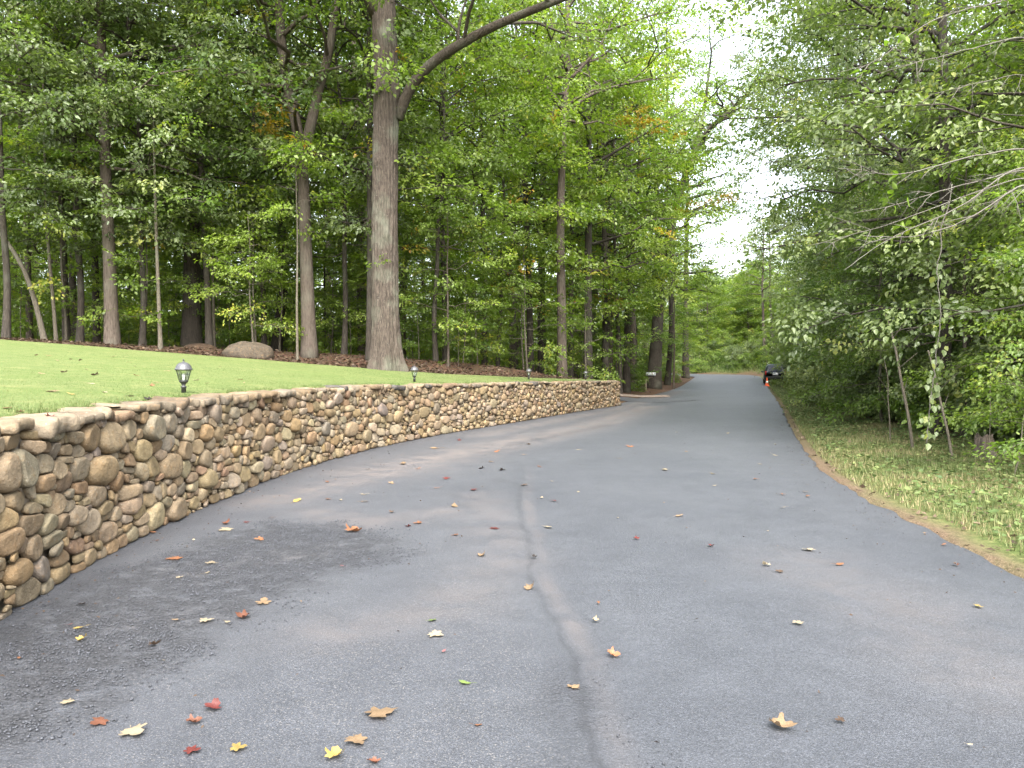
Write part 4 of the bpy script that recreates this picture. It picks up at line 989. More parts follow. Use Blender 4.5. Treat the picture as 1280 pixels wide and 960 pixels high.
FL = [  # px, py, width in px, form, colour, label
(284, 663, 22, 'maple', 'cream', 'long cream leaf with a brown leaf touching its back, below the wall base'),
(281, 655.5, 14, 'curl', 'rust', 'crumpled rust leaf lying right behind the long cream leaf'),
(308, 654, 8, 'oval', 'red', 'small red leaf beside the rust and cream leaf pair'),
(341, 648, 7, 'oval', 'orange', 'lone small orange leaf on the pinkish dust well off the wall base'),
(326, 675.5, 15, 'maple', 'orange', 'orange brown leaf on the upper edge of the rough asphalt patch'),
(217, 700, 25, 'maple', 'orange', 'broad orange maple leaf on dark asphalt, nearest big leaf to the wall'),
(265, 706, 19, 'maple', 'cream', 'cream three pointed leaf right of the broad orange maple leaf'),
(258, 718, 9, 'oval', 'cream', 'small cream leaf just under the three pointed cream leaf'),
(223, 723.5, 12, 'maple', 'cream', 'cream leaf directly below the broad orange maple leaf'),
(242, 676, 6, 'oval', 'cream', 'tiny cream speck of leaf between the wall base and the orange brown leaf'),
(191, 666.5, 11, 'maple', 'orange', 'orange leaf resting against the foot of the wall stones'),
(196, 677, 7, 'oval', 'rust', 'small rust leaf in front of the orange leaf at the wall foot'),
(101, 758, 10, 'curl', 'dark', 'dark curled leaf on bare asphalt near the left wall foot'),
(99, 787, 16, 'oval', 'yellow', 'flat pale yellow leaf, upper of the two yellow leaves near the left wall foot'),
(103, 801, 15, 'curl', 'yellow', 'rolled golden leaf below the flat pale yellow one'),
(87, 783, 8, 'oval', 'red', 'dull red scrap of leaf touching the flat pale yellow leaf'),
(24, 825, 9, 'oval', 'orange', 'little orange leaf at the far left frame edge'),
(190.5, 809, 17, 'curl', 'brown', 'brown curled leaf in the middle of the rough asphalt patch'),
(204, 828, 8, 'oval', 'cream', 'small round cream leaf below the brown curled leaf'),
(220, 777, 11, 'oval', 'tan', 'pale tan oval leaf, leftmost of the row across the rough patch'),
(255, 778, 22, 'maple', 'cream', 'wide cream leaf, second in the row across the rough patch'),
(284, 779.5, 11, 'oval', 'cream', 'small cream leaf between the wide cream leaf and the curled rust leaf'),
(307, 773, 20, 'curl', 'rust', 'folded rust leaf at the right end of the row across the rough patch'),
(329, 755.5, 22, 'maple', 'tan', 'tan leaf with stem down, at the right corner of the rough patch'),
(428, 709, 7, 'oval', 'pink', 'single pink leaf scrap past the tip of the rough patch'),
(441, 666, 24, 'curl', 'orange', 'large crumpled orange brown leaf at the tip of the rough patch'),
(82, 880.5, 21, 'maple', 'cream', 'cream star shaped leaf at lower left, left of the red leaves'),
(97, 866, 7, 'oval', 'brown', 'small brown leaf just above the cream star shaped leaf'),
(126, 904.5, 27, 'maple', 'rust', 'dark rust leaf between the cream star leaf and the large cream leaf'),
(166, 917, 40, 'maple', 'cream', 'largest cream maple leaf, lying flat in the lower left corner'),
(239.5, 906, 20, 'curl', 'rust', 'rust brown cupped leaf just left under the upright red leaf'),
(265, 888, 24, 'curl', 'red', 'folded brick red leaf standing up, above the rust cupped leaf'),
(237.5, 941, 27, 'maple', 'red', 'flat red leaf below the rust cupped leaf'),
(295, 938, 26, 'maple', 'yellow', 'cream yellow leaf with pointed top at the bottom, right of the flat red leaf'),
(418, 949, 29, 'curl', 'yellow', 'yellow and brown leaf cut by the bottom edge of the photo'),
(444, 928, 36, 'maple', 'tan', 'light tan lobed leaf above the yellow and brown one at the bottom'),
(470, 896, 50, 'maple', 'tan', 'widest tan orange leaf with a notch, flat on the asphalt near the bottom'),
(466, 955, 18, 'curl', 'rust', 'rust leaf at the very bottom edge, below the light tan lobed leaf'),
(511.5, 659.5, 9, 'curl', 'red', 'dark red curled leaf beside a tan orange leaf in the left lane'),
(524, 655, 14, 'maple', 'orange', 'tan orange leaf just right of the dark red curled leaf'),
(568, 633.5, 15, 'oval', 'tan', 'flat tan leaf alone in the left lane, left of the seam'),
(570, 670, 12, 'maple', 'orange', 'pale orange leaf midway between the crumpled orange leaf and the seam'),
(618, 662, 15, 'maple', 'red', 'red orange leaf close to the left of the paving seam'),
(602, 696, 14, 'curl', 'tan', 'half rolled cream and brown leaf with its stem to the left of the seam'),
(685, 660, 14, 'oval', 'cream', 'near white oval leaf just right of the seam'),
(668, 698, 10, 'curl', 'dark', 'grey dried leaf standing on edge on the seam'),
(661, 737, 19, 'curl', 'tan', 'rolled up tan leaf lying on the seam'),
(795, 675, 9, 'curl', 'red', 'small dark red leaf in the middle of the right lane'),
(849, 646, 14, 'oval', 'tan', 'tan leaf in the right lane, higher up than the small dark red one'),
(540, 777.5, 14, 'oval', 'green', 'fresh green leaf just above a cream leaf in the left lane'),
(543, 795, 25, 'maple', 'cream', 'cream leaf with raised tip right under the fresh green leaf'),
(555, 816, 8, 'oval', 'pink', 'pale pink fleck of leaf below the cream leaf with raised tip'),
(581, 856, 17, 'oval', 'green', 'yellow green pointed leaf in the lower middle of the left lane'),
(748, 755, 7, 'oval', 'orange', 'tiny orange leaf right of the seam, above a small cream leaf'),
(743, 777, 11, 'curl', 'cream', 'small crumpled cream leaf right of the seam, under the tiny orange leaf'),
(764, 820.5, 18, 'curl', 'orange', 'curled golden brown leaf with a long pale stem, right of the seam'),
(716, 862, 23, 'maple', 'tan', 'pinkish tan squarish leaf lying right on the dark seam'),
(597, 909.5, 12, 'oval', 'orange', 'small round orange leaf alone near the bottom centre'),
(489, 641, 9, 'curl', 'brown', 'small brown leaf at the left lane, left of the flat tan leaf'),
(889, 684, 10, 'curl', 'red', 'dull red rolled leaf in the right lane, left of the greenish cream leaf'),
(1010, 689, 20, 'maple', 'cream', 'largest cream leaf of the right lane, its stem pointing to the verge'),
(958, 708, 12, 'curl', 'cream', 'greenish cream cupped leaf, lower left of the largest cream one in the right lane'),
(1049, 707, 12, 'oval', 'orange', 'flat peach orange leaf right of the largest cream leaf'),
(976, 716, 13, 'maple', 'brown', 'small torn brown leaf next to the greenish cream cupped one'),
(1223, 760, 14, 'maple', 'yellow', 'yellow tan leaf at far right of the asphalt, stem toward the camera'),
(1196, 708, 9, 'curl', 'rust', 'small rust leaf near the sandy road edge at right'),
(1180, 682, 9, 'oval', 'orange', 'bright orange leaf right on the broken asphalt edge at right'),
(997, 780, 17, 'maple', 'cream', 'ragged cream leaf in the open middle of the right lane'),
(972, 910, 37, 'curl', 'tan', 'big folded tan leaf with a dark underside, lower right lane'),
(1052, 903, 16, 'maple', 'brown', 'small brown leaf fragment right of the big folded tan leaf'),
(1212, 934, 8, 'oval', 'cream', 'tiny cream leaf at the lower right corner'),
(979, 635.5, 7, 'oval', 'cream', 'small pale leaf high in the right lane, above the largest cream leaf'),
(660, 556, 9, 'maple', 'tan', 'tan leaf on the damp dark streak near the wall far half'),
(544, 561, 14, 'oval', 'tan', 'flat tan orange leaf lying close in front of the wall middle'),
(504, 580, 14, 'oval', 'tan', 'flat pale tan leaf in front of the wall, left of the peach one'),
(523, 586.5, 8, 'oval', 'orange', 'small peach leaf a little right of the flat pale tan leaf'),
(489, 605, 10, 'maple', 'tan', 'tan leaf halfway between the wall and the left lane centre'),
(454, 619, 9, 'oval', 'cream', 'cream leaf above a second one at the left side of the left lane'),
(456, 628, 11, 'oval', 'tan', 'tan leaf right below the cream leaf at the left side of the lane'),
(558.5, 598.5, 12, 'maple', 'red', 'red leaf just above a small orange one in the left lane'),
(546, 611, 8, 'oval', 'orange', 'small orange leaf between the two red leaves of the left lane'),
(591, 613.5, 12, 'maple', 'red', 'bright red leaf left of the seam top'),
(621, 565, 9, 'oval', 'orange', 'pinkish leaf on the dusty band right in front of the far wall'),
(613.5, 578, 9, 'maple', 'tan', 'brown tan leaf just under the pinkish one on the dusty band'),
(674, 584, 8, 'oval', 'orange', 'peach leaf to the right of the two dark leaves'),
(603, 586.5, 8, 'curl', 'dark', 'left one of two dark dry leaves beside each other near the seam top'),
(628, 589, 9, 'curl', 'dark', 'right one of two dark dry leaves beside each other near the seam top'),
(656, 607, 13, 'maple', 'brown', 'tan brown leaf on a dark stain at the top of the seam'),
(786, 559, 14, 'maple', 'orange', 'orange tan maple leaf in the right lane, largest at its distance'),
(724, 563, 6, 'oval', 'cream', TINYL), (775, 574, 6, 'oval', 'tan', TINYL), (654, 569, 6, 'oval', 'tan', TINYL), (723, 616, 6, 'oval', 'cream', TINYL), (690, 602.5, 5, 'oval', 'cream', TINYL),
(831, 588, 14, 'oval', 'cream', 'thin cream leaf in the right lane beyond the tan one'),
(573, 551, 7, 'curl', 'red', 'dark red leaf close to the foot of the far wall'),
(693, 627, 10, 'maple', 'red', 'small red leaf right of the seam, above the near white oval leaf'),
(677, 623, 7, 'oval', 'cream', 'cream fleck left beside the small red leaf by the seam'),
(371, 627, 16, 'oval', 'yellow', 'bright yellow leaf close to the curved middle of the wall foot'),
(409, 625, 10, 'maple', 'orange', 'orange leaf of the pair right of the bright yellow leaf'),
(426, 626, 8, 'oval', 'cream', 'cream leaf of the pair right of the bright yellow leaf'),
(409, 603, 7, 'oval', 'orange', 'tiny orange leaf close to the wall foot, above the orange and cream pair'),
(891, 593, 8, 'oval', 'yellow', 'small yellow leaf in the middle of the right lane'),
(945, 600, 10, 'maple', 'orange', 'pale orange leaf in the right lane, level with the yellow one'),
(978.5, 619, 9, 'maple', 'orange', 'orange leaf near the right road edge, left of the tan pair'),
(1006, 615.5, 9, 'maple', 'tan', 'tan leaf, upper of a pair near the right road edge'),
(1010, 621, 9, 'oval', 'orange', 'peach leaf, lower of a pair near the right road edge'),
(893, 608, 6, 'oval', 'cream', TINYL), (950, 581, 7, 'oval', 'cream', TINYL), (1003, 582, 6, 'oval', 'cream', TINYL), (969, 570, 8, 'oval', 'cream', TINYL), (969, 556, 6, 'oval', 'cream', TINYL), (858, 565, 5, 'oval', 'tan', TINYL),
(910, 542, 6, 'oval', 'cream', TINYL), (846, 541, 5, 'oval', 'cream', TINYL), (772, 648.5, 5, 'oval', 'cream', TINYL), (960, 665, 5, 'oval', 'cream', TINYL), (460, 587, 6, 'oval', 'tan', TINYL),
]
LAWNL = 'small dry leaf scattered among others far up the lawn'
FLAWN = [
(61, 446.5, 8, 'oval', 'orange', 'orange leaf far up the lawn near the left frame edge'),
(54, 470.6, 12, 'maple', 'tan', 'tan leaf on the mid lawn at left, alone left of the brown curled one'),
(80, 468.5, 9, 'curl', 'brown', 'brown curled leaf on the mid lawn right of the tan one'),
(67, 493.5, 23, 'maple', 'tan', 'large dull tan leaf on the near lawn, left of the yellow leaf'),
(90, 497, 13, 'maple', 'yellow', 'golden yellow leaf on the near lawn just behind the wall'),
(131, 494.5, 11, 'oval', 'cream', 'cream leaf on the near lawn right of the golden yellow leaf'),
(8, 516, 20, 'maple', 'orange', 'orange brown leaf in the grass right behind the wall at the left edge'),
(27, 521, 11, 'curl', 'tan', 'tan curled leaf in the grass touching the cap stones at left'),
(120, 472, 10, 'curl', 'brown', 'brown leaf on the lawn above the cream leaf'),
(114, 483, 11, 'oval', 'cream', 'pale leaf lying between the brown and the cream leaf on the lawn'),
(162, 499, 15, 'maple', 'brown', 'brown tan leaf at the lawn edge just behind the wall, left of the near lantern'),
(189, 485.5, 8, 'curl', 'orange', 'orange leaf of the pair left of the near lantern'),
(196, 481, 10, 'maple', 'tan', 'tan leaf of the pair left of the near lantern'),
(170, 472, 9, 'oval', 'orange', 'peach leaf on the lawn up left of the near lantern'),
(209, 466, 10, 'oval', 'tan', 'tan leaf on the lawn level with the near lantern roof'),
(245, 478, 12, 'oval', 'cream', 'cream leaf on the grass just right of the near lantern post'),
(258, 482, 7, 'oval', 'cream', 'small pink cream leaf right of the cream leaf by the near lantern'),
(300, 477, 9, 'oval', 'orange', 'orange leaf on the lawn behind the wall, well right of the near lantern'),
(88.5, 451.5, 8, 'oval', 'cream', LAWNL), (100, 453, 6, 'curl', 'brown', LAWNL), (140, 448, 9, 'oval', 'tan', LAWNL), (161, 454.6, 6, 'oval', 'cream', LAWNL), (169, 460, 6, 'oval', 'cream', LAWNL), (108, 464.6, 7, 'oval', 'cream', LAWNL), (157, 448, 6, 'oval', 'cream', LAWNL), (72, 453, 6, 'oval', 'tan', LAWNL), (45, 446, 7, 'oval', 'tan', LAWNL), (275, 460, 6, 'oval', 'tan', LAWNL), (305, 481, 6, 'oval', 'tan', LAWNL),
]
FWALL = [(64, 523, 16, 'curl', 'red', 'dark red leaf lying on the flat wall top at left'), (100.5, 518.5, 9, 'oval', 'orange', 'orange red leaf on the wall top right of the dark red leaf'), (187, 501, 12, 'curl', 'dark', 'dark dead leaf clump on the wall top left of the near lantern')]
def put_leaf(p, wpx, kind, colk, lab, grp, k, dz=.004):
    dist = math.hypot(p[1], p[0] * .3); w = wpx / FPX * dist * 1.02
    o = link('fallen_leaf', leaf_model(kind, k % 5, colk)); o.location = (p[0], p[1], p[2] + dz)
    o.rotation_euler = (random.gauss(0, .10), random.gauss(0, .10), random.uniform(0, 6.28))
    s = w * {'maple': 1.05, 'oval': 1.0, 'curl': 1.25}[kind]; o.scale = (s, s, s * random.uniform(.8, 1.2))
    tag(o, lab, 'leaf', grp); return o
for k, (px, py, w, kind, colk, lab) in enumerate(FL):
    q = roadpt(px, py) if py < 560 else flat(px, py)
    put_leaf((q[0], q[1], float(hroad(q[1])) + .008), w, kind, colk, lab, 'fallen leaves on the road', k)
for k, (px, py, w, kind, colk, lab) in enumerate(FLAWN):
    p = on_ground(px, py, 4.5); put_leaf(p, w, kind, colk, lab, 'fallen leaves on the lawn', k + 2, .035)
for k, (px, py, w, kind, colk, lab) in enumerate(FWALL):
    t = np.arange(3, 14, .01); r = ray(px, py); P = r[None] * t[:, None]; d, s = sdist(P[:, 0], P[:, 1]); hit = np.nonzero((d > .02) & (CAMZ + P[:, 2] <= wall_top(s) + .012))[0][0]
    put_leaf((P[hit, 0], P[hit, 1], CAMZ + P[hit, 2]), w, kind, colk, lab, 'fallen leaves on the wall top', k, .01)

# ------------------------------------------------------------------ trees
proto('oak_a', 'leaf_oak', 'bark_dark', 1, 21, .24, .38, 4.6, 26, .16, .60, 38, tseg=8, sub=6)
proto('oak_b', 'leaf_oak', 'bark_mid', 2, 23, .28, .34, 5.2, 28, .16, .60, 38, tseg=8, sub=6)
proto('maple_a', 'leaf_maple', 'bark_dark', 3, 19, .20, .30, 4.3, 28, .15, .58, 36, tseg=8, droop=.18, sub=6, aut=.012)
proto('maple_b', 'leaf_light', 'bark_mid', 4, 20, .22, .36, 4.6, 26, .15, .58, 36, tseg=8, droop=.2, sub=6, aut=.012)
proto('under_a', 'leaf_maple', 'bark_mid', 5, 8.5, .065, .22, 2.9, 17, .145, .48, 40, tseg=6, droop=.15, up=(-.05, .5), sub=5, shape='flat', thick=.07)
proto('under_b', 'leaf_light', 'bark_pale', 6, 7.0, .055, .18, 2.6, 15, .14, .46, 38, tseg=6, droop=.15, up=(-.05, .5), sub=5, shape='flat', thick=.07, aut=.01)
proto('under_c', 'leaf_oak', 'bark_dark', 7, 9.5, .08, .25, 3.1, 18, .15, .5, 40, tseg=6, droop=.2, up=(-.05, .6), sub=5, shape='flat', thick=.08)
proto('sapling_a', 'leaf_maple', 'bark_pale', 8, 4.2, .022, .15, 1.4, 12, .125, .34, 26, tseg=5, droop=.15, up=(0, .5), sub=4, shape='flat', thick=.07)
proto('sapling_b', 'leaf_light', 'bark_pale', 9, 3.4, .018, .12, 1.2, 11, .12, .32, 26, tseg=5, droop=.15, up=(0, .5), sub=4, shape='flat', thick=.07)
proto('shrub_a', 'leaf_grey', 'bark_mid', 10, 1.9, .018, .04, 1.15, 16, .10, .30, 34, tseg=5, droop=.3, up=(.2, 1.0), sub=4, hi=True, base_sprays=14)
proto('shrub_b', 'leaf_maple', 'bark_mid', 12, 1.3, .014, .04, .95, 14, .09, .26, 32, tseg=5, droop=.3, up=(.1, 1.0), sub=4, hi=True, base_sprays=14)
proto('edge_high', 'leaf_grey', 'bark_dark', 19, 17, .14, .30, 4.2, 44, .105, .55, 58, tseg=8, droop=.28, up=(-.1, .85), sub=6, hi=True)
proto('round_bright', 'leaf_light', 'bark_mid', 20, 15, .14, .05, 4.4, 46, .20, .75, 54, tseg=6, droop=.25, up=(-.1, .9), sub=6, base_sprays=20)
# right hand edge of the road: nearer, finer leaves
proto('edge_a', 'leaf_grey', 'bark_mid', 13, 11, .09, .10, 3.2, 28, .11, .48, 52, tseg=8, droop=.3, up=(-.1, .75), sub=6, hi=True, shape='flat', aut=.006)
proto('edge_b', 'leaf_maple', 'bark_pale', 14, 8, .06, .08, 2.7, 26, .10, .43, 50, tseg=8, droop=.3, up=(-.15, .7), sub=6, hi=True, shape='flat', aut=.008)
proto('edge_c', 'leaf_oak', 'bark_dark', 15, 14, .14, .10, 3.8, 44, .105, .52, 58, tseg=8, droop=.3, up=(-.05, .8), sub=6, hi=True, aut=.006)
proto('edge_d', 'leaf_grey', 'bark_dark', 16, 17, .14, .10, 4.3, 48, .105, .55, 58, tseg=8, droop=.28, up=(0, .85), sub=6, hi=True)

proto('front_oak', 'leaf_grey', 'bark_dark', 17, 16.5, .12, .26, 4.4, 34, .15, .58, 42, tseg=8, sub=7, droop=.3, up=(-.1, .8), hi=True, aut=.004)
proto('front_maple', 'leaf_light', 'bark_dark', 18, 15, .10, .26, 4.0, 34, .14, .56, 42, tseg=8, sub=7, droop=.25, up=(-.1, .8), hi=True, aut=.02)
def pxbase(px, Y): return (px - CX) / FPX * Y
def pxpath(px, Y, pts, ztop):
    """trunk path local to the base from picture points at depth Y (points may carry their own depth)"""
    x = pxbase(px, Y); z = hz(x, Y); P = [np.array([0, 0, 0.0])]
    for p in pts:
        w_ = at_depth(p[0], p[1], p[2] if len(p) > 2 else Y); P.append(w_ - np.array([x, Y, z]))
    return (x, Y, z), P
def named(px, Y, wpx, pts, top, label, leafmat='leaf_oak', bark='bark_dark', cat='tree', name='forest_tree', seed=0, cb=.4, R=4.2, nlimb=20, leaf=.16, sr=.6, nl=42, group=None, rtop=.3, fork=None, flare=1.4, aut=0, **k):
    loc, P = pxpath(px, Y, pts, top)
    if top > P[-1][2]:
        d = P[-1] - P[-2] if len(P) > 2 else P[-1]; d = d / np.linalg.norm(d); d = d * .5 + np.array([0, 0, .5]); d /= np.linalg.norm(d)
        P.append(P[-1] + d * (top - P[-1][2]) / max(d[2], .3))
    return unique(name, loc, label, cat, leafmat, bark, group=group, seed=seed, H=top, r0=wpx / FPX * Y / 2, cb=cb, R=R, nlimb=nlimb, leaf=leaf, spray_r=sr, nl=nl, path=P, rtop=rtop, fork=fork, flare=flare, aut=aut, tseg=12, **k)

# the great oak on the lawn edge, with its long limb over the lawn
OY = 26.2; ox = pxbase(483.5, OY); oz = hz(ox, OY)
def loc_pts(pts): return [at_depth(a_, b_, c_) - np.array([ox, OY, oz]) for a_, b_, c_ in pts]
opath = [np.array([0, 0, 0.0])] + loc_pts([(482, 400, OY), (481, 300, OY), (481.5, 200, OY), (482.5, 130, OY), (481.5, 60, OY), (478.5, 0, OY), (474, -90, OY), (470, -200, OY), (474, -330, OY)])
def oak():
    rng = np.random.default_rng(77)
    mb, V, F, tn = grow(seed=77, H=21.0, r0=.40, cb=.60, R=7.0, nlimb=22, leaf=.16, spray_r=.62, nl=50, path=opath, rtop=.38, flare=1.0, tseg=10, sub=6,
                        fork=[(loc_pts([(497, 148, OY), (505, 122, OY), (520, 96, OY - .3), (545, 73, OY - .8), (582, 50, OY - 1.4), (620, 30, OY - 2), (660, 14, OY - 2.6), (700, -2, OY - 3.2), (760, -25, OY - 4), (830, -75, OY - 5)]), .19, .065, 5),
                              (loc_pts([(572, 55, OY - 1.2), (570, 35, OY - 1.2), (576, 15, OY - 1.3), (590, -20, OY - 1.4)]), .06, .02, 2),
                              (loc_pts([(572, 38, OY - 1.2), (552, 22, OY - 1.0), (538, 0, OY - .8)]), .05, .02, 2),
                              (loc_pts([(472, 20, OY), (455, -20, OY - .6), (425, -60, OY - 1.4), (380, -110, OY - 2.4)]), .24, .08, 4)])
    # detailed lower trunk with bark ridges, buttress flare and burls (sits just outside the limb trunk)
    dd = np.concatenate([[0], np.cumsum(np.linalg.norm(np.diff(np.array(opath), axis=0), axis=1))])
    nr, na = 260, 96; L = np.linspace(-.02, dd[6] + .6, nr)
    P = np.stack([np.interp(L, dd, np.array(opath)[:, q]) for q in range(3)], 1)
    z = L; base_r = np.interp(z, [0, 1, 3, 6, 8.6, 9.4, 12.5, 14], [.455, .435, .415, .40, .395, .37, .375, .345])
    th = np.linspace(0, 2 * PI, na, endpoint=False); T, Zg = np.meshgrid(th, z)
    fl = np.exp(-np.clip(Zg, 0, 9) / .55) * (.15 + .12 * np.cos(5 * T + 1.0) + .07 * np.cos(3 * T + .4))
    rid = np.abs(np.sin(T * 11 + 3.2 * fbm(Zg * .9 + 7, T * 1.2, 3, 5) + .8 * np.sin(Zg * .8))) ** .7
    rough = fbm(Zg * 2.6, T * 5.0, 4, 9)
    Rr = base_r[:, None] + fl + .05 * (rid - .5) + .06 * (rough - .5)
    for bz, bt, bs, ba in ((6.9, -PI / 2 - .55, .20, .10), (4.45, -PI / 2 + .30, .16, .07), (9.3, -.3, .35, .10), (11.0, -PI / 2 - .2, .2, .05)):
        dT = np.angle(np.exp(1j * (T - bt))); Rr += ba * np.exp(-((Zg - bz) / bs) ** 2 - (dT * .48 / bs) ** 2)
    P0 = P.copy(); P0[0, 2] -= .2
    V2 = np.stack([P0[:, 0][:, None] + Rr * np.cos(T), P0[:, 1][:, None] + Rr * np.sin(T), P0[:, 2][:, None] + 0 * T], -1).reshape(-1, 3)
    mb.add(V2, grid_faces(nr, na, True))
    r = empty('oak_tree', (ox, OY, oz - .02), 'thick oak trunk at the lawn edge with one long bare limb arching right overhead', 'tree')
    link('trunk', mb.mesh('oak_trunk', M['bark_oak'], shade=True), r); link('crown', mesh_np('oak_crown', V, F, M['leaf_oak'], fattr=dict(tone=tn)), r)
    # little epicormic leaf tufts on the trunk
    tp = np.array(loc_pts([(462, 327, OY - .45), (478, 318, OY - .55), (466, 331, OY - .5), (482, 326, OY - .6)]))
    V, F, tn = sprays(tp, np.array([[-.6, -.6, .1]] * 4), .17, 12, .10, rng, hi=True); link('leaf_tuft', mesh_np('oak_tuft', V, F, M['leaf_light'], fattr=dict(tone=tn)), r)
oak()

# named left-hand trees
named(141, 27.3, 16, [(137, 330), (131, 190), (127, 60)], 19, 'brown trunk standing foremost at the left lawn edge, leaning a little left', 'leaf_oak', 'bark_mid', seed=101, cb=.26, R=5.2, nlimb=30, nl=50)
named(240, 32, 22, [(240, 300), (239, 150)], 21, 'stout dark trunk in the shade just left of the boulder', 'leaf_oak', 'bark_dark', seed=102, cb=.24, R=5.4, nlimb=32, nl=50)
named(201, 27.0, 5.0, [(197, 340), (195, 285), (193, 210)], 9.0, 'very slender pale sapling trunk right of the foremost brown trunk', 'leaf_maple', 'bark_pale', seed=103, cb=.5, R=2.2, nlimb=10, leaf=.14, sr=.42, nl=32)
named(268, 30.5, 4, [(267, 390), (266, 350), (265, 260)], 7.5, 'thin pale stem rising between the stout dark trunk and the boulder', 'leaf_maple', 'bark_pale', seed=104, cb=.55, R=2.0, nlimb=9, leaf=.14, sr=.4, nl=30)
named(57, 27.2, 6.5, [(45, 380), (30, 335), (8, 300), (-30, 262)], 7.5, 'pale young tree at far left leaning strongly to the left', 'leaf_light', 'bark_pale', seed=105, cb=.6, R=2.0, nlimb=9, leaf=.14, sr=.42, nl=30)
named(71, 27.6, 4.5, [(66, 370), (62, 330), (57, 260), (54, 120)], 11, 'slim pale straight stem just right of the left leaning young tree', 'leaf_light', 'bark_pale', seed=106, cb=.5, R=2.3, nlimb=12, leaf=.14, sr=.45, nl=34)
named(84, 31, 9, [(80, 330), (74, 190), (70, 60)], 18, 'dark upright trunk left of the foremost brown trunk', 'leaf_maple', 'bark_dark', seed=107, cb=.26, R=4.8, nlimb=28)
named(38, 33, 8, [(34, 300), (26, 170), (22, 60)], 17, 'grey brown trunk nearest the left frame edge', 'leaf_light', 'bark_mid', seed=108, cb=.2, R=4.8, nlimb=28)
named(122, 33, 9, [(118, 300), (116, 150)], 18, 'dark trunk half hidden behind the foremost brown trunk', 'leaf_oak', 'bark_dark', seed=109, cb=.28, R=4.8, nlimb=28)
fx = pxbase(387, 28.5); fz = hz(fx, 28.5)
def fl_(pts): return [at_depth(a_, b_, 28.5) - np.array([fx, 28.5, fz]) for a_, b_ in pts]
T_FORK = named(387, 28.5, 17, [(383, 330), (379, 225), (377, 180), (366, 135), (356, 100), (350, 40), (346, -60)], 20, 'forked brown grey trunk between boulder and thick oak, parting in two limbs', 'leaf_oak', 'bark_mid', seed=110, cb=.30, R=4.6, nlimb=30, rtop=.42,
      fork=[(fl_([(380, 195), (392, 140), (400, 105), (412, 65), (420, 0), (430, -90), (438, -180)]), .20, .07, 8)])
named(372, 27.4, 3.2, [(371, 380), (372, 300), (370, 220)], 7.5, 'thin pale stem close against the forked trunk', 'leaf_maple', 'bark_pale', seed=111, cb=.6, R=1.7, nlimb=8, leaf=.14, sr=.4, nl=28)
named(462, 29, 9, [(463, 330), (462, 200), (461, 60)], 19, 'dark narrow trunk just left of the thick oak', 'leaf_maple', 'bark_dark', seed=112, cb=.27, R=4.8, nlimb=28)
named(557, 33, 7, [(555, 350), (552, 250), (552, 120)], 18, 'dark slim trunk above the second lantern, right of the thick oak', 'leaf_maple', 'bark_dark', seed=113, cb=.27, R=4.8, nlimb=28)
named(606, 37, 8, [(605, 340), (603, 220), (600, 90)], 19, 'dark trunk midway between the thick oak and the pale topped oak', 'leaf_maple', 'bark_dark', seed=114, cb=.27, R=4.8, nlimb=28)
named(664, 40, 9, [(661, 340), (657, 250), (655, 100)], 20, 'dark trunk behind the third small lantern', 'leaf_light', 'bark_dark', seed=115, cb=.3, R=4.8, nlimb=28)
qx = pxbase(703, 36.2); qz = hz(qx, 36.2)
def q_(pts): return [at_depth(a_, b_, 36.2) - np.array([qx, 36.2, qz]) for a_, b_ in pts]
T_SEC = named(703, 36.2, 12.5, [(702, 380), (700, 280), (703, 190), (705, 135), (710, 80), (710, 20), (708, -60)], 21, 'second oak near the wall end with grey upper trunk and limbs spread like a Y', 'leaf_light', 'bark_mid', seed=116, cb=.56, R=5.0, nlimb=26, rtop=.40, flare=1.7,
      fork=[(q_([(704, 138), (690, 115), (672, 98), (655, 84), (640, 76), (615, 55)]), .12, .04, 5), (q_([(707, 145), (722, 128), (740, 115), (765, 110), (790, 103), (815, 98)]), .12, .04, 5), (q_([(712, 100), (735, 75), (752, 58), (765, 25)]), .09, .03, 3), (q_([(709, 95), (696, 65), (690, 35), (684, -10)]), .09, .03, 3)])
named(735, 42, 12, [(735, 330), (737, 220), (735, 100)], 20, 'dark broad trunk right behind the farthest lantern', 'leaf_maple', 'bark_dark', seed=117, cb=.27, R=4.8, nlimb=28)
named(713, 45, 8, [(714, 330), (716, 220)], 19, 'dark trunk half hidden behind the second oak', 'leaf_maple', 'bark_dark', seed=118, cb=.27, R=4.8, nlimb=28)
T_END = named(757, 46, 9, [(757, 330), (752, 210)], 19, 'dark trunk above the far end of the stone wall', 'leaf_light', 'bark_dark', seed=119, cb=.27, R=4.8, nlimb=28, aut=.03)
named(783, 50, 9, [(785, 340), (796, 260), (800, 180)], 19, 'dark trunk right past the wall end, bending a little right', 'leaf_maple', 'bark_dark', seed=120, cb=.27, R=4.8, nlimb=28, aut=.02)
tx = pxbase(817, 58.5); tz_ = hz(tx, 58.5)
def t_(pts): return [at_depth(a_, b_, 58.5) - np.array([tx, 58.5, tz_]) for a_, b_ in pts]
T_LEAN = named(817, 58.5, 16, [(822, 400), (827, 330), (839, 285), (850, 240), (866, 190), (884, 160), (905, 145), (930, 128)], 23, 'big dark tree by the mailbox leaning right over the road', 'leaf_maple', 'bark_dark', seed=121, cb=.28, R=5.4, rtop=.2, aut=.02, nlimb=44, nl=50,
      fork=[(t_([(828, 335), (824, 300), (822, 250), (815, 180), (812, 100)]), .28, .08, 5), (t_([(868, 188), (878, 150), (884, 110), (890, 60)]), .16, .05, 5)])
named(857, 82, 8, [(857, 400), (858, 300), (860, 200)], 18, 'straight black pole like trunk at the left road edge before the bend', 'leaf_light', 'bark_dark', seed=122, cb=.5, R=3.6)
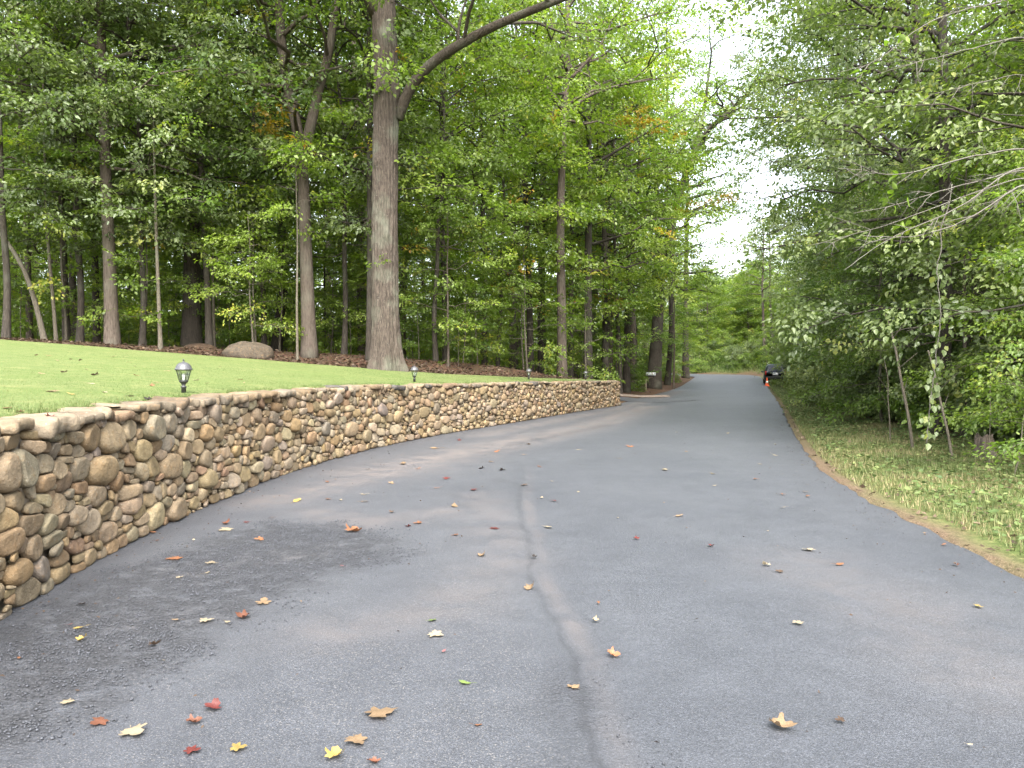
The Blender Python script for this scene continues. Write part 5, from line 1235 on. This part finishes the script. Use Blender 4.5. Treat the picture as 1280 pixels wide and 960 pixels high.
# orange spray over the road and golden bits
def bough(label, pts, r0, mat, sp, seed, leaf=.16, sr=.5, nl=34, name='autumn_bough', Y=None):
    pass

for px_, Y_t, k_, s_, lab in [(8, 25.9, 'front_oak', .95, 'leafy oak filling the upper left corner with grey green leaves'), (100, 28.6, 'front_oak', 1.0, 'leafy oak hanging over the foremost brown trunk'), (178, 28.2, 'front_oak', .9, 'leafy oak between the foremost brown trunk and the stout dark trunk'),
        (262, 29.6, 'front_oak', 1.05, 'leafy oak above the low dark boulder'), (330, 31.5, 'front_maple', 1.1, 'light green leafy tree behind the rounded boulder'), (430, 31, 'front_oak', .95, 'leafy oak between the forked trunk and the thick oak'), (545, 31.5, 'front_maple', 1.0, 'light green leafy tree right of the thick oak'),
        (622, 38.5, 'front_maple', 1.15, 'light green leafy tree left of the second oak'), (775, 46.5, 'front_maple', 1.3, 'light green leafy tree above the far wall end')]:
    plant(k_, pxbase(px_, Y_t), Y_t, 'forest_tree', lab, 'tree', 'leafy trees of the wood edge', sc=s_)
for px_, Y_t, k_, s_, sz_, lab in [(790, 55, 'maple_b', 1.15, 1.5, 'very tall light green tree behind the wall end, its top at the sky gap'), (834, 66, 'maple_a', 1.1, 1.7, 'very tall tree between the leaning tree and the black pole like trunk'), (760, 49, 'maple_b', 1.1, 1.4, 'very tall light green tree left of the leaning tree by the mailbox')]:
    T_ = plant(k_, pxbase(px_, Y_t), Y_t, 'forest_tree', lab, 'tree', 'tallest trees left of the road', sc=s_, scz=sz_, rz=0)
    if px_ == 790: T_TALL = T_
def gold(root, pts, Y, seed, mat='leaf_gold', r=.5, nl=34, bough=None):
    rng = np.random.default_rng(seed); o = np.array(root.location); sc_ = np.array(root.scale); P = np.array([at_depth(a_, b_, Y) for a_, b_ in pts]) - o
    P = np.concatenate([P + rng.normal(0, .25, P.shape) for _ in range(2)]); Ax = np.tile(np.array([[.9, -.3, .05]]), (len(P), 1)); V, F, tn = sprays(P, Ax, r, nl, .16, rng, droop=.2)
    link('autumn_leaves', mesh_np('autumn_leaves', V / sc_, F, M[mat], fattr=dict(tone=tn)), root)
    if bough:
        Q = np.array([[0, 0, bough]] + [at_depth(a_, b_, Y) - o + [0, 0, -.15] for a_, b_ in pts[::2]]); Q = relax(resample(Q, .3), 6); b = MB(); b.tube(Q / sc_, np.linspace(.09, .012, len(Q)), 6); link('bough', b.mesh('autumn_bough', M['bark_dark'], shade=True), root)
gold(T_TALL, [(848, 272), (860, 263), (870, 257), (882, 252), (893, 248), (904, 246), (914, 244)], 48, 1, r=.42, nl=46, bough=11.0)
gold(T_LEAN, [(800, 306), (812, 302), (822, 305), (835, 325)], 54, 2, 'leaf_light', r=.6)
gold(T_SEC, [(780, 146), (795, 150), (812, 158), (825, 165), (805, 145)], 35, 3, r=.4)
gold(T_FORK, [(330, 150), (342, 152), (352, 150), (338, 158)], 27.5, 4, r=.38, nl=26)
gold(T_END, [(752, 368), (768, 374), (774, 384), (760, 352)], 44, 5, r=.36, nl=20)
for px_, Y_t, k_, s_, lab in [(738, 53, 'under_b', 1.0, 'bright leafy young tree across the drive, behind the wall end'), (842, 60, 'under_a', 1.15, 'leafy young tree between the leaning tree and the black trunk'), (843, 79, 'under_b', 1.0, 'bright young tree left of the black pole like trunk'), (770, 47, 'under_a', .8, 'leafy young tree right above the end of the wall'),
        (838, 73, 'under_b', 1.1, 'pale leafy young tree far behind the mailbox'), (735, 39, 'under_b', .8, 'light leafy young tree behind the farthest lantern'), (660, 35.5, 'under_b', .9, 'light leafy young tree behind the third small lantern'), (560, 30, 'under_a', .75, 'leafy young tree above the second lantern')]:
    plant(k_, pxbase(px_, Y_t), Y_t, 'young_tree', lab, 'tree', 'young trees near the wall end and driveway', sc=s_)
# random fill of the left wood
LAB = [('left of the foremost brown trunk, deep in the wood', -1e9, 135), ('in the dark wood behind the boulder', 135, 330), ('in the dark wood behind the forked trunk', 330, 470),
       ('in the wood between the thick oak and the second oak', 470, 690), ('in the wood behind the wall end', 690, 800), ('in the wood along the left road edge', 800, 1e9)]
def zone(x, y):
    p = project((x, y, 2.0))[0]
    for l_, a_, b_ in LAB:
        if a_ <= p < b_: return l_, p
placed = [(pxbase(p, Y), Y) for p, Y in ((141, 27.3), (240, 32), (387, 28.5), (462, 29), (557, 33), (606, 37), (664, 40), (703, 36.2), (735, 42), (713, 45), (757, 46), (783, 50), (817, 58.5), (861, 68), (84, 31), (38, 33), (122, 33))] + [(ox, OY)]
def fill(n, kinds, x0, x1, y0, y1, mind, ok, rng, zone_fn, noun, scr=(.85, 1.15), zs=None):
    c = 0; tries = 0
    while c < n and tries < n * 60:
        tries += 1; x = rng.uniform(x0, x1); y = rng.uniform(y0, y1)
        if not ok(x, y): continue
        if any((x - a_) ** 2 + (y - b_) ** 2 < mind ** 2 for a_, b_ in placed): continue
        k = kinds[rng.integers(len(kinds))]; Rk = {'shrub_a': 1.2, 'shrub_b': 1.0, 'edge_a': 3.3, 'edge_b': 2.8, 'edge_c': 3.9, 'edge_d': 4.4}.get(k)
        if Rk and 33 < y < 71 and x > right_x(y) and project((x, y, 1.5))[0] - Rk * FPX / y * 1.15 < 980: continue
        placed.append((x, y))
        z_ = zone_fn(x, y)
        if z_ is None: continue
        nm = {'o': 'forest_tree', 'm': 'forest_tree', 'u': 'young_tree', 's': 'sapling', 'e': 'forest_tree'}.get(k[0], 'forest_tree')
        if k.startswith('shrub'): nm = 'shrub'
        plant(k, x, y, nm, noun[0] + ' ' + z_, noun[1], noun[2] + ' ' + z_, sc=(s_ := rng.uniform(*scr)), scz=s_ * (1 if zs is None else zs)); c += 1
rngf = np.random.default_rng(404)
def edge_y(x): return np.interp(x, E[:, 0], E[:, 1])
def ok_left(m=0, road=2.5):
    def f(x, y):
        if x > left_x(y) - road: return False
        if x < 3.6 and x > -26 and y < edge_y(x) + 2.2 + m: return False
        if y < 24 and x > -27: return False
        if dist_poly(np.array([x]), np.array([y]), DRIVE)[0] < 2.8: return False
        if dist_poly(np.array([x]), np.array([y]), BEND)[0] < 7: return False
        if math.hypot(x - mx, y - my) < 2.2: return False
        p = project((x, y, 1.5))[0]
        return -330 < p < 905
    return f
zl = lambda x, y: (zone(x, y) or [None])[0]
fill(92, ['oak_a', 'oak_b', 'maple_a', 'maple_b', 'maple_a', 'maple_b'], -62, 16, 29, 84, 3.0, ok_left(1.5, 3.0), rngf, zl, ('tall tree', 'tree', 'tall trees'), (.95, 1.25), 1.12)
fill(95, ['under_a', 'under_b', 'under_c', 'under_b'], -55, 15, 27, 78, 1.8, ok_left(.6, 3.0), rngf, zl, ('leafy young tree', 'tree', 'young trees'))
fill(70, ['sapling_a', 'sapling_b'], -45, 12, 27, 60, 1.2, ok_left(0, 2.0), rngf, zl, ('thin leafy sapling', 'sapling', 'saplings'))
fill(22, ['shrub_a', 'shrub_b'], 5, 20, 44, 84, 1.2, ok_left(0, 1.2), rngf, zl, ('low shrub', 'shrub', 'low shrubs'))

fill(46, ['sapling_a', 'sapling_b', 'under_b'], -30, 9, 27, 43, 1.0, ok_left(0, 2.0), rngf, zl, ('small leafy tree', 'tree', 'small edge trees'), (.55, .85))
# right-hand wood
ZR = [('at the far end of the right wood near the parked vehicle', 0, 1010), ('in the middle of the right wood wall', 1010, 1120), ('in the right wood near the frame edge', 1120, 1e9)]
def zr(x, y):
    p = project((x, y, 2.0))[0]
    for l_, a_, b_ in ZR:
        if a_ <= p < b_: return l_
def vwid(y): return float(np.interp(y, [0, 6, 10, 16, 20, 27, 45, 90], [8.4, 7.4, 6.4, 4.7, 3.8, 2.7, 1.9, 1.9]))
def ok_right(a_, b_):
    def f(x, y):
        e = x - right_x(y) - vwid(y)
        if not (a_ < e < b_): return False
        if dist_poly(np.array([x]), np.array([y]), BEND)[0] < 7: return False
        if abs(x - cX) < 2.6 and -4 < y - cY < 5: return False
        p = project((x, y, 1.5))[0]
        if p < 1006 and 38 < y < cY + 1: return False
        return 900 < p < 1650
    return f
placed = [(cX, cY)]
fill(120, ['shrub_a', 'shrub_b', 'shrub_a'], 8, 40, 9, 76, .7, ok_right(-.3, 2.4), rngf, zr, ('low leafy bush', 'shrub', 'low bushes'), (.7, 1.25))
placed = [(cX, cY)]
for (Y_t, off, k_, s_, sz_, lab) in [(13.5, 5.6, 'edge_d', 1.0, 1.0, 'tall grey green tree nearest the right frame edge'), (19, 3.4, 'edge_d', 1.1, 1.15, 'tall roadside tree behind the hanging vine'), (25, 3.9, 'edge_c', 1.2, 1.35, 'tall dense tree behind the pale leaning stem'),
        (31, 4.9, 'edge_d', 1.15, 1.35, 'tall grey green tree leaning its leaves to the right road edge'), (39, 3.9, 'edge_high', 1.3, 1.5, 'tallest leafy tree of the right wood, bordering the sky gap'), (48, 4.1, 'edge_high', 1.35, 1.75, 'tall dense tree before the parked vehicle, its top on the sky gap'), (58, 5.0, 'edge_high', 1.4, 1.7, 'tall tree just this side of the parked vehicle')]:
    xx = float(right_x(Y_t)) + off; plant(k_, xx, Y_t, 'roadside_tree', lab, 'tree', 'tall roadside trees on the right', sc=s_, scz=sz_); placed.append((xx, Y_t))
plant('shrub_a', pxbase(992, 62), 62, 'shrub', 'leafy bush covering the right side of the parked dark vehicle', 'shrub', sc=1.2); plant('edge_b', pxbase(1007, 63.5), 63.5, 'young_tree', 'young tree hanging over the roof of the parked dark vehicle', 'tree', sc=.8)
for (Y_t, X_t, k_, s_, lab) in [(11.0, 8.3, 'edge_b', .62, 'bright leafy sapling reaching into the picture at the right frame edge'), (14.6, 10.0, 'edge_b', .7, 'leafy young tree behind the dead stump'), (17.8, 10.2, 'edge_a', .6, 'leafy young tree right behind the pale leaning stem'), (22.5, 10.6, 'edge_b', .75, 'leafy young tree with drooping sprays over the verge, left of the pale leaning stem'), (28.5, 12.2, 'edge_a', .7, 'dense young tree on the narrow part of the verge'), (36, 16.2, 'edge_b', .8, 'young tree hanging low over the narrow verge')]:
    plant(k_, X_t, Y_t, 'young_tree', lab, 'tree', 'young trees at the right verge', sc=s_); placed.append((X_t, Y_t))
fill(34, ['edge_b', 'edge_a', 'edge_b'], 8, 44, 9, 80, 1.7, ok_right(.8, 4.0), rngf, zr, ('leafy young tree', 'tree', 'young trees'))
fill(34, ['edge_c', 'edge_d', 'edge_a'], 8, 55, 8, 84, 2.6, ok_right(2.8, 14), rngf, zr, ('tall leafy roadside tree', 'tree', 'tall trees'))
fill(40, ['oak_a', 'maple_a', 'oak_b', 'maple_b'], 14, 80, 12, 100, 3.4, ok_right(6, 40), rngf, zr, ('tall forest tree', 'tree', 'forest trees'), (1.0, 1.3), 1.15)

# trees beyond the bend
placed = []
def ok_far(x, y):
    d = dist_poly(np.array([x]), np.array([y]), BEND)[0]
    p = project((x, y, 1.5))[0]
    return y > 96 and d > 11 and 780 < p < 1090 and not (858 < p < 945)
zf = lambda x, y: 'beyond the bend at the end of the road'
fill(20, ['maple_b', 'maple_a', 'maple_b'], 5, 75, 100, 150, 4.5, ok_far, rngf, zf, ('pale green tall tree', 'tree', 'trees'))
fill(14, ['round_bright'], 5, 60, 112, 138, 3.4, lambda x, y: dist_poly(np.array([x]), np.array([y]), BEND)[0] > 10 and 850 < project((x, y, 1))[0] < 955, rngf, zf, ('rounded bright green tree', 'tree', 'rounded trees'), (.75, 1.06))
placed = []
fill(34, ['under_b', 'under_a'], 5, 60, 108, 150, 2.0, lambda x, y: dist_poly(np.array([x]), np.array([y]), BEND)[0] > 9 and 790 < project((x, y, 1))[0] < 1000, rngf, zf, ('low bright leafy tree', 'tree', 'low trees'))

placed = []
fill(30, ['shrub_b', 'shrub_a', 'sapling_b'], 8, 45, 96, 118, 1.2, lambda x, y: 6 < dist_poly(np.array([x]), np.array([y]), BEND)[0] < 15 and y > 97 and 840 < project((x, y, 1))[0] < 960, rngf, zf, ('low bright bush on the bank', 'shrub', 'low bushes'), (.9, 1.5))
# ------------------------------------------------------------------ far wood: one mass
def mass(n, pfn, size, r, nl, seed, matk, name, label):
    rng = np.random.default_rng(seed); P = pfn(n, rng); Ax = rng.normal(0, 1, (len(P), 3)); Ax[:, 2] *= .2
    V, F, tn = sprays(P, Ax, r, nl, size, rng, droop=.2, tilt=.4)
    return tag(link(name, mesh_np(name, V, F, M[matk], fattr=dict(tone=tn))), label, 'woodland', kind='stuff')
def left_mass(n, rng):
    a_ = rng.uniform(-1.0, .22, n); d = rng.uniform(82, 120, n); x = np.tan(a_) * d; y = d
    k = (x < 12); x, y = x[k], y[k]; z = height(x, y) + .3 + rng.beta(.8, 1.7, len(x)) * 22
    return np.stack([x, y, z], 1)
mass(5200, left_mass, .42, 1.5, 34, 1, 'leaf_light', 'far_woodland', 'pale far woodland closing the view behind the left trees')  # lighter leaf colour stands in for sunlight on the distant foliage
def right_mass(n, rng):
    a_ = rng.uniform(.36, 1.15, n); d = rng.uniform(60, 110, n); x = np.sin(a_) * d * 1.1; y = np.cos(a_) * d * 1.1
    k = (x > right_x(np.minimum(y, 88)) + 14); x, y = x[k], y[k]; z = height(x, y) + .3 + rng.beta(.8, 1.6, len(x)) * 22
    return np.stack([x, y, z], 1)
mass(2400, right_mass, .42, 1.5, 34, 2, 'leaf_maple', 'far_woodland', 'dense far woodland deep behind the right roadside trees')

def end_mass(n, rng):
    x = rng.uniform(-5, 95, n); y = rng.uniform(128, 165, n); z = 1.0 + rng.beta(1.0, 1.6, n) * 20; k = ~((np.abs(x / y - .270) < .045) & (z > 9)); return np.stack([x, y, z], 1)[k]
mass(2200, end_mass, .5, 1.8, 34, 3, 'leaf_light', 'far_woodland', 'pale green far woodland beyond the bend of the road')
# ------------------------------------------------------------------ right verge: grass, weeds, litter
def verge_pts(n, rng, p0=0.0, p1=1.0, ypow=1.6, ymax=75):
    y = 3 + (ymax - 3) * rng.uniform(0, 1, n) ** ypow; vw_ = np.interp(y, [0, 6, 10, 16, 20, 27, 45, 90], [8, 7, 6, 4.3, 3.4, 2.2, 1.3, 1.2])
    e = .10 + (p0 + (p1 - p0) * rng.uniform(0, 1, n)) * vw_; x = right_x(y) + e
    return x, y, e / vw_
rv = np.random.default_rng(31)
x, y, f = verge_pts(150000, rv); k = fbm(x * .8, y * .8, 4, 21) + .25 * (1 - f) > .46 + .28 * rv.uniform(0, 1, len(x)) * smooth(.3, 1, f)
x, y = x[k], y[k]; k = (x - right_x(y) > .16 + .5 * fbm(x * 1.4, y * 1.4, 3, 71) * smooth(14, 4, y)); x, y = x[k], y[k]
P3 = np.stack([x, y, height(x, y)], 1); V, F, tn = blades(P3, .085, .012, rv, lean=.8)
tn = np.clip(tn + (fbm(x * .9, y * .9, 3, 44).repeat(3) - .45) * .9, 0, 1)
tag(link('verge_grass', mesh_np('verge_grass', V, F, M['blade_wild'], fattr=dict(tone=tn))), 'rough uncut grass on the right verge', 'grass', kind='stuff')
x, y, f = verge_pts(23000, rv, .05, 1.08, 1.5); k = fbm(x * .9 + 9, y * .9, 4, 27) > .45; x, y = x[k], y[k]
n = len(x); P3 = np.stack([x, y, height(x, y) + rv.uniform(.03, .14, n)], 1); az = rv.uniform(0, 6.28, n)
Dv = np.stack([np.cos(az), np.sin(az), rv.uniform(-.3, .3, n)], 1); Dv /= np.linalg.norm(Dv, axis=1)[:, None]
V, F, kk = leaf_mesh(P3, Dv, np.array([0, 0, 1.0]) + rv.normal(0, .35, (n, 3)), rv.uniform(.035, .10, n), rv.uniform(.03, .075, n), True)
tn = np.repeat(np.clip(rv.beta(2, 2, n) + (fbm(x * 1.1, y * 1.1, 3, 3) - .5) * .8, 0, 1), kk)
tag(link('verge_weeds', mesh_np('verge_weeds', V, F, M['weed_leaf'], fattr=dict(tone=tn))), 'broad leaved weeds spread over the right verge', 'weeds', kind='stuff')
def litter(x, y, s, rng, name, label, z=None, tb=(1.6, 1.8)):
    n = len(x); P3 = np.stack([x, y, (height(x, y) if z is None else z) + rng.uniform(.005, .04, n)], 1); az = rng.uniform(0, 6.28, n)
    Dv = np.stack([np.cos(az), np.sin(az), rng.uniform(-.25, .25, n)], 1); Dv /= np.linalg.norm(Dv, axis=1)[:, None]
    V, F, kk = leaf_mesh(P3, Dv, np.array([0, 0, 1.0]) + rng.normal(0, .4, (n, 3)), s * rng.uniform(.6, 1.4, n), s * .7 * rng.uniform(.6, 1.4, n), False)
    tag(link(name, mesh_np(name, V, F, M['litter'], fattr=dict(tone=np.repeat(rng.beta(*tb, n), kk)))), label, 'leaf litter', kind='stuff')
x, y, f = verge_pts(16000, rv, -.02, 1.15, 1.5); k = rv.uniform(0, 1, len(x)) < .38 + .75 * smooth(.45, .95, f); litter(x[k], y[k], .075, rv, 'verge_litter', 'brown fallen leaves strewn through the right verge', tb=(3.0, 1.5))
x = rv.uniform(-32, 12, 14000); y = edge_y(np.minimum(x, 3.3)) + .15 + rv.exponential(2.4, len(x)); k = (x < left_x(y) - .6) & (dist_poly(x, y, DRIVE) > 2.2) & ((x < 3.4) | (y > 46)); litter(x[k], y[k], .12, rv, 'wood_litter', 'russet leaf litter along the wood edge behind the lawn')
fy = rv.uniform(2.6, 30, 1500) ** 1.0; u_ = rv.uniform(0, 1, 1500); lx_, rx_ = left_x(fy), right_x(fy); fx_ = np.where(u_ < .45, lx_ + .12 + rv.exponential(.35, 1500), np.where(u_ < .8, rx_ - .05 - rv.exponential(.22, 1500), lx_ + (rx_ - lx_) * rv.uniform(.05, .95, 1500)))
k = (fx_ > lx_ + .1) & (fx_ < rx_); litter(fx_[k], fy[k], .022, rv, 'leaf_fragments', 'tiny broken leaf bits strewn on the asphalt, thickest along its edges', z=hroad(fy[k]) + .004)
# bright bank beyond the bend
x = rv.uniform(2, 52, 60000); y = rv.uniform(92, 130, 60000); d = dist_poly(x, y, BEND); k = (d > 5.2) & (d < 17) & (y > 98); x, y = x[k], y[k]
P3 = np.stack([x, y, height(x, y)], 1); V, F, tn = blades(P3, .5, .09, rv, lean=1.4)
tag(link('bank_grass', mesh_np('bank_grass', V, F, M['blade_lawn'], fattr=dict(tone=np.clip(tn * .9, 0, 1)))), 'tall bright weeds on the bank beyond the bend', 'weeds', kind='stuff')

# ------------------------------------------------------------------ bare boughs, vine, leaning stems on the right
def bare_tree():
    bx_, by_ = 9.6, 11.2; z0 = hz(bx_, by_); o = np.array([bx_, by_, z0]); rng = np.random.default_rng(8)
    r = empty('bare_limbed_tree', (bx_, by_, z0 - .05), 'tree just past the right frame edge sending thin leafless grey boughs over the verge', 'tree')
    mb = MB(); tp = np.array([[0, 0, -.2], [.05, 0, 1.5], [-.05, .1, 3.2], [.1, .1, 5.2], [.0, .2, 7.5], [.1, .2, 9.5]]); mb.tube(tp, [.17, .14, .125, .11, .08, .04], 12)
    link('trunk', mb.mesh('bare_trunk', M['bark_mid'], shade=True), r)
    B = [(3.3, [(1280, 179, 10.2), (1240, 187, 10.0), (1201, 193, 9.8), (1160, 204, 9.6), (1125, 215, 9.4), (1085, 208, 9.2), (1046, 204, 9.0)], .020),
         (3.2, [(1280, 198, 9.9), (1245, 215, 9.6), (1218, 237, 9.4), (1175, 262, 9.1), (1140, 276, 8.9), (1098, 296, 8.7), (1050, 330, 8.5)], .019),
         (3.15, [(1280, 206, 10.0), (1235, 222, 9.7), (1184, 235, 9.5), (1130, 252, 9.2), (1074, 262, 9.0)], .017),
         (3.05, [(1280, 220, 9.6), (1240, 248, 9.3), (1201, 270, 9.0), (1160, 283, 8.8), (1122, 289, 8.6), (1080, 286, 8.5)], .021),
         (3.1, [(1280, 213, 10.4), (1200, 238, 10.0), (1101, 275, 9.6), (1050, 288, 9.4), (1005, 299, 9.2)], .015),
         (4.0, [(1280, 38, 10.8), (1240, 48, 10.6), (1201, 58, 10.4), (1142, 72, 10.1), (1090, 88, 9.9)], .018),
         (3.8, [(1280, 86, 10.6), (1245, 95, 10.4), (1211, 103, 10.2), (1160, 112, 10.0)], .012),
         (4.3, [(1300, -14, 10.4), (1245, 3, 10.2), (1210, 10, 10.1), (1184, 17, 10.0), (1139, 41, 9.8), (1118, 62, 9.7), (1101, 77, 9.6), (1050, 90, 9.4)], .018)]
    for zb, pts, rr in B:
        P = [np.array([0, 0.05, zb])] + [at_depth(*p) - o for p in pts]; P = relax(resample(np.array(P), .12), 6); P = P + np.cumsum(rng.normal(0, .004, P.shape), 0)
        b = MB(); b.tube(P, np.linspace(rr * 1.0, rr * .16, len(P)), 7)
        for _ in range(15):
            j = int(len(P) * rng.uniform(.35, .97)); t = P[min(j + 1, len(P) - 1)] - P[max(j - 1, 0)]; t /= np.linalg.norm(t) + 1e-9
            dv = t * .8 + rng.normal(0, .5, 3) + [0, 0, -.15]; dv /= np.linalg.norm(dv); ln = rng.uniform(.15, .6)
            q = np.array([P[j], P[j] + dv * ln * .5 + rng.normal(0, .02, 3), P[j] + dv * ln + [0, 0, -.06]]); b.tube(q, [rr * .3, .0035, .002], 5)
            e = q[1]; dv2 = dv + rng.normal(0, .6, 3); dv2 /= np.linalg.norm(dv2); b.tube([e, e + dv2 * ln * .45], [.003, .0016], 4)
        link('bough', b.mesh('bare_bough', M['twig_grey'], shade=True), r)
    tips = []
    for pts in [(1110, 35, 9.7), (1125, 42, 9.75), (1090, 80, 9.5), (1130, 265, 9.0), (1125, 208, 9.4), (1250, 6, 10.2), (1122, 236, 9.3)]:
        tips.append(at_depth(*pts) - o)
    V, F, tn = sprays(np.array(tips), np.array([[-1, 0, -.1]] * len(tips)), .13, 6, .11, rng, hi=True); link('leaf', mesh_np('bare_leaf', V, F, M['leaf_light'], fattr=dict(tone=tn)), r).name = 'remaining_leaves'
bare_tree()
def vine():
    Y = 13.0; pts = [(1171, 330), (1173, 365), (1177, 395), (1174, 420), (1170, 448), (1168, 470), (1163, 495), (1161, 525), (1158, 553)]
    P = np.array([at_depth(a_, b_, Y - .1 * i_) for i_, (a_, b_) in enumerate(pts)]); o = np.array([P[-1][0], P[-1][1], hz(P[-1][0], P[-1][1])]); rng = np.random.default_rng(3)
    r = empty('hanging_vine', tuple(o), 'climbing vine hanging straight down with light heart shaped leaves, right wood edge', 'vine')
    b = MB(); Q = relax(resample(P - o, .08), 4); b.tube(Q + rng.normal(0, .006, Q.shape), .008, 6)
    # dead upper stem with wilted leaves and the tie to the branches above
    up = np.array([at_depth(a_, b_, Y - .2) for a_, b_ in [(1171, 330), (1180, 308), (1172, 288), (1186, 262), (1190, 230)]]) - o; b.tube(relax(resample(up, .1), 3), .009, 6)
    link('stem', b.mesh('vine_stem', M['twig_grey'], shade=True), r)
    n = 95; t = rng.uniform(0, 1, n) ** .9; S = np.stack([np.interp(t, np.linspace(0, 1, len(Q)), Q[:, q]) for q in range(3)], 1) + rng.normal(0, .075, (n, 3)) * [1, .6, .4]
    az = rng.uniform(0, 6.28, n); D = np.stack([np.cos(az) * .5, np.sin(az) * .5, -np.ones(n)], 1); D /= np.linalg.norm(D, axis=1)[:, None]
    N = np.stack([rng.normal(0, .4, n), -np.ones(n), rng.uniform(.1, .9, n)], 1); L = rng.uniform(.07, .13, n)
    V, F, k = leaf_mesh(S, D, N, L, L * .85, True); tn = np.where(rng.random(n) < .13, .955, rng.uniform(.3, .93, n))
    link('leaves', mesh_np('vine_leaves', V, F, M['leaf_grey'], fattr=dict(tone=np.repeat(tn, k))), r)
vine()
def stem(px0, py0, px1, py1, Y, r0, label, name='dead_stem', bark='bark_pale', extra=1.3):
    a_ = at_depth(px0, py0, Y); g = hz(a_[0], a_[1]); a_[2] = g; e = at_depth(px1, py1, Y + .3); e = a_ + (e - a_) * extra; rng = np.random.default_rng(int(px0))
    b = MB(); P = relax(resample(np.array([[0, 0, -.1], *( (e - a_) * t + rng.normal(0, .03, 3) for t in (.25, .5, .75, 1))]), .12), 3); b.tube(P, np.linspace(r0, r0 * .55, len(P)), 8)
    for q in (.45, .62, .8): j = int(q * len(P)); b.tube([P[j], P[j] + [rng.normal(0, .25), rng.normal(0, .2), .3]], [r0 * .3, .004], 5)
    tag(link(name, b.mesh(name, M[bark], shade=True), None, tuple(a_)), label, 'stem')
stem(1142, 545, 1118, 430, 15.5, .034, 'bare pale leaning stem at the right wood edge, left of the hanging vine')
stem(1113, 537, 1108, 470, 17.0, .015, 'thin upright bare stem just left of the pale leaning stem')
stem(1192, 530, 1170, 470, 13.6, .026, 'grey leaning stem right under the hanging vine')
stem(1265, 556, 1285, 500, 11.5, .011, 'thin brown stem leaning right near the right frame edge')
stem(1237, 545, 1238, 480, 12.4, .010, 'thin upright brown stem right of the dead stump')
def stump():
    p = (pxbase(1232, 13.6), 13.6); z = hz(*p); rng = np.random.default_rng(4); th = np.linspace(0, 2 * PI, 20, endpoint=False); zz = np.array([-.15, 0, .08, .2, .32])
    R_ = .14 + .05 * np.exp(-np.clip(zz, 0, 1) / .08)[:, None] + .02 * np.sin(5 * th)[None]; Z = zz[:, None] + (zz[:, None] > .3) * .07 * np.sin(3 * th + 1)[None]
    V = np.stack([R_ * np.cos(th), R_ * np.sin(th), Z], -1).reshape(-1, 3); V = np.concatenate([V, [[0, 0, .28]]]); k = len(V) - 1; j = np.arange(20)
    b = MB(); b.add(V, grid_faces(5, 20, True), np.stack([80 + j, 80 + (j + 1) % 20, np.full(20, k)], 1))
    tag(link('tree_stump', b.mesh('tree_stump', M['bark_mid'], shade=True), None, (p[0], p[1], z)), 'short brown dead stump at the foot of the right wood, right of the vine', 'stump')
stump()

# ------------------------------------------------------------------ light
w = bpy.data.worlds.new('World'); scn.world = w; w.use_nodes = True
nt = w.node_tree; nt.nodes.clear()
SUN_EL, SUN_AZ = math.radians(48), math.radians(172)     # azimuth clockwise from +Y
sky = nt.nodes.new('ShaderNodeTexSky'); sky.sky_type = 'NISHITA'; sky.sun_disc = False
sky.sun_elevation = SUN_EL; sky.sun_rotation = SUN_AZ; sky.air_density = 1.0; sky.dust_density = 4.0; sky.ozone_density = 1.0
hs = nt.nodes.new('ShaderNodeHueSaturation'); hs.inputs['Saturation'].default_value = .38
bg = nt.nodes.new('ShaderNodeBackground'); bg.inputs['Strength'].default_value = .15
out = nt.nodes.new('ShaderNodeOutputWorld')
nt.links.new(sky.outputs[0], hs.inputs['Color']); nt.links.new(hs.outputs[0], bg.inputs[0]); nt.links.new(bg.outputs[0], out.inputs[0])
sd = bpy.data.lights.new('sun', 'SUN'); sd.energy = 1.5; sd.angle = math.radians(45); sd.color = (1.0, .965, .91)
so = bpy.data.objects.new('sun', sd); C.objects.link(so)
dv = Vector((math.sin(SUN_AZ) * math.cos(SUN_EL), math.cos(SUN_AZ) * math.cos(SUN_EL), math.sin(SUN_EL)))
so.rotation_euler = dv.to_track_quat('Z', 'Y').to_euler()
vs = scn.view_settings; vs.view_transform = 'Standard'; vs.look = 'None'; vs.gamma = 1; vs.exposure = 2.62
try: vs.use_curve_mapping = False
except Exception: pass
cy = scn.cycles
cy.max_bounces = 8; cy.diffuse_bounces = 4; cy.glossy_bounces = 3; cy.transmission_bounces = 6; cy.transparent_max_bounces = 8
cy.use_denoising = True; cy.sample_clamp_indirect = 6; cy.caustics_reflective = False; cy.caustics_refractive = False
scn.render.film_transparent = False
